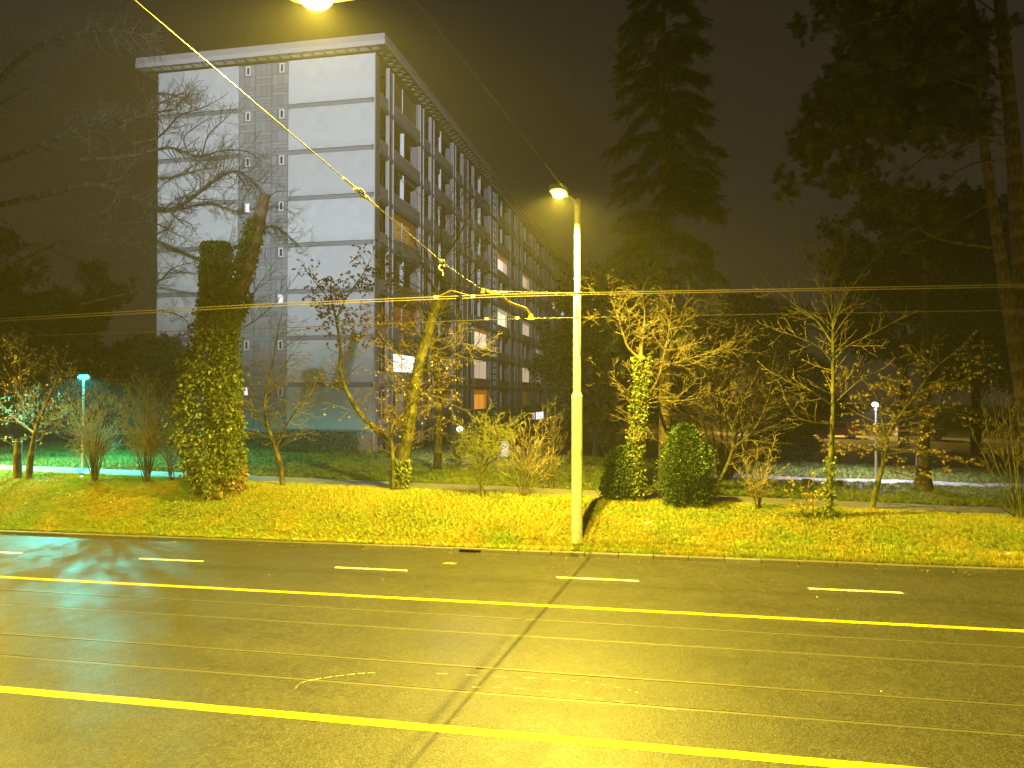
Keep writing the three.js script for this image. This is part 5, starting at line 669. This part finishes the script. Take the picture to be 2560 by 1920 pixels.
// ------------------------------------------------------------------ small things
{ // paper scraps on the bank
  const paper = mat([0.75, 0.74, 0.68], 0.8);
  for (const [px, py, a, w, label] of [[1620, 1313, 0.7, 0.2, 'crumpled white paper scrap on the grass right of the mast'], [2522, 1391, 0.2, 0.24, 'pale litter at the kerb grass near the right edge'], [204, 1196, 0, 0.13, 'small white scrap on the bank below the cyan lamp']]) { const p = onGround(px, py), g = new THREE.PlaneGeometry(w, 0.1, 6, 3), q = g.attributes.position; for (let i = 0; i < q.count; i++) q.setZ(i, 0.02 * Math.sin(i * 1.7 + px) + 0.012 * hash(i, px)); g.rotateX(-Math.PI / 2); g.computeVertexNormals(); const m = part('paper_scrap', g, paper, scene); m.material.side = THREE.DoubleSide; m.name = numbered('paper_scrap'); m.position.set(p.x, p.y + 0.07, p.z); m.rotation.set(0.35, a, 0); tag(m, label, 'litter'); }
}
for (const [px, py, label] of [[2017, 1219, 'dark square stump left of the young trunk by the park path'], [2096, 1221, 'dark square stump right of the young trunk by the park path']]) { // low dark posts at the path
  const p = onGround(px, py), t = thing('square_stump', label, 'bollard', p.x, p.y, p.z, 'dark square stumps'), g = new RoundedBoxGeometry(0.3, 0.34, 0.3, 2, 0.02); g.translate(0, 0.15, 0); part('block', g, M.barkDark, t); const c = new RoundedBoxGeometry(0.33, 0.04, 0.33, 2, 0.012); c.translate(0, 0.335, 0); part('cap', c, M.darkSteel, t);
}
{ // grey shelter with a curved canopy on the forecourt
  const p = onGround(1262, 1143), t = thing('bin_shelter', 'grey bin shelter with a curved canopy beside the block', 'shelter', p.x, p.y, p.z), m = mat([0.5, 0.52, 0.55], 0.6); slab('side_panel', m, t, -0.22, 0.22, 0, 0.92, -0.06, 0); slab('side_panel', m, t, 1.5, 1.9, 0, 0.9, -1.3, -1.24); const g = new THREE.CylinderGeometry(0.95, 0.95, 1.3, 20, 1, true, -Math.PI / 2, Math.PI); g.rotateX(Math.PI / 2); g.scale(1.05, 0.42, 1); g.translate(0.85, 0.9, -0.6); const c = part('canopy', g, mat([0.3, 0.32, 0.34], 0.5, { side: THREE.DoubleSide }), t); slab('foot', M.darkSteel, t, -0.2, -0.12, -0.08, 0, -0.05, -0.01); slab('foot', M.darkSteel, t, 0.12, 0.2, -0.08, 0, -0.05, -0.01);
}
function car(label, at, yaw, color, group) { // small hatchback: side profile with pillars, glass, wheels and lights
  const t = thing('parked_car', label, 'car', at.x, at.y, at.z, group); t.rotation.y = yaw; const paint = new THREE.MeshPhysicalMaterial({ color: lin(...color), roughness: 0.35, clearcoat: 0.8, clearcoatRoughness: 0.1 }), glass = new THREE.MeshPhysicalMaterial({ color: lin(0.02, 0.02, 0.022), roughness: 0.06 });
  const sh = new THREE.Shape(); [[-1.9, 0.35], [-1.92, 0.75], [-1.75, 0.9], [-0.95, 0.98], [-0.3, 1.42], [0.9, 1.46], [1.45, 1.35], [1.8, 0.92], [1.88, 0.6], [1.85, 0.32]].forEach(([a, b], i) => (i ? sh.lineTo(a, b) : sh.moveTo(a, b))); sh.closePath();
  for (const wx of [-1.2, 1.15]) { const h = new THREE.Path(); h.absarc(wx, 0.31, 0.33, 0, Math.PI * 2, false); sh.holes.push(h); }
  const g = new THREE.ExtrudeGeometry(sh, { depth: 1.5, bevelEnabled: true, bevelSize: 0.05, bevelThickness: 0.07, bevelSegments: 3 }); g.translate(0, 0, -0.75); part('body', g, paint, t);
  const win = (pts, z) => { const s = new THREE.Shape(); pts.forEach(([a, b], i) => (i ? s.lineTo(a, b) : s.moveTo(a, b))); const e = new THREE.ExtrudeGeometry(s, { depth: 0.012, bevelEnabled: false }); e.translate(0, 0, z); part('side_window', e, glass, t); };
  for (const z of [0.822, -0.834]) { win([[-0.78, 1.0], [-0.27, 1.36], [0.28, 1.38], [0.28, 1.0]], z); win([[0.36, 1.0], [0.36, 1.38], [0.88, 1.38], [1.3, 1.28], [1.42, 1.0]], z); }
  const ws = new THREE.BoxGeometry(0.02, 0.74, 1.3); rigid(ws, -0.66, 1.225, 0, 0, 0, -0.98); part('windscreen', ws, glass, t); const rw = new THREE.BoxGeometry(0.02, 0.44, 1.25); rigid(rw, 1.69, 1.14, 0, 0, 0, 0.69); part('rear_window', rw, glass, t);
  for (const wx of [-1.2, 1.15]) for (const wz of [0.7, -0.7]) { const w = new THREE.Group(); w.name = 'wheel'; w.position.set(wx, 0.31, wz); t.add(w); const a = new THREE.CylinderGeometry(0.31, 0.31, 0.2, 22); a.rotateX(Math.PI / 2); part('tyre', a, mat([0.02, 0.02, 0.02], 0.9), w); const b = new THREE.CylinderGeometry(0.2, 0.2, 0.215, 16); b.rotateX(Math.PI / 2); part('rim', b, M.steel, w); }
  for (const z of [0.58, -0.58]) { slab('headlight', mat([0.8, 0.8, 0.8], 0.1), t, -1.985, -1.9, 0.62, 0.78, z - 0.16, z + 0.16); slab('tail_light', mat([0.5, 0.02, 0.02], 0.2), t, 1.82, 1.93, 0.6, 0.85, z - 0.12, z + 0.12); }
  slab('bumper', paint, t, -2.0, -1.9, 0.3, 0.5, -0.72, 0.72); slab('bumper', paint, t, 1.86, 1.98, 0.28, 0.48, -0.72, 0.72); return t;
}
{
  const far = (px, z) => { const p = atZ(px, 1090, z); p.y = groundY(p.x, z) + (z < -70 ? 0.06 : 0); return p; };
  car('red hatchback parked on the far street between the trunks', far(2090, -73), Math.PI, [0.62, 0.07, 0.02], 'cars on the far street'); car('dark car parked behind the red hatchback', far(1985, -73.2), Math.PI, [0.05, 0.05, 0.06], 'cars on the far street'); car('silver car parked far right on the far street', far(2300, -73), Math.PI, [0.4, 0.4, 0.42], 'cars on the far street');
  car('pale car nosing in at the left edge beyond the path', far(-20, -43.5), 0.15, [0.6, 0.6, 0.66], 'cars by the block'); car('dark car parked behind the twin trunks at the left', far(130, -44.5), 0.1, [0.07, 0.07, 0.1], 'cars by the block'); car('dark car parked under the gable corner', far(300, -45), 0.1, [0.06, 0.05, 0.06], 'cars by the block');
}
renderer.render(scene, camera);
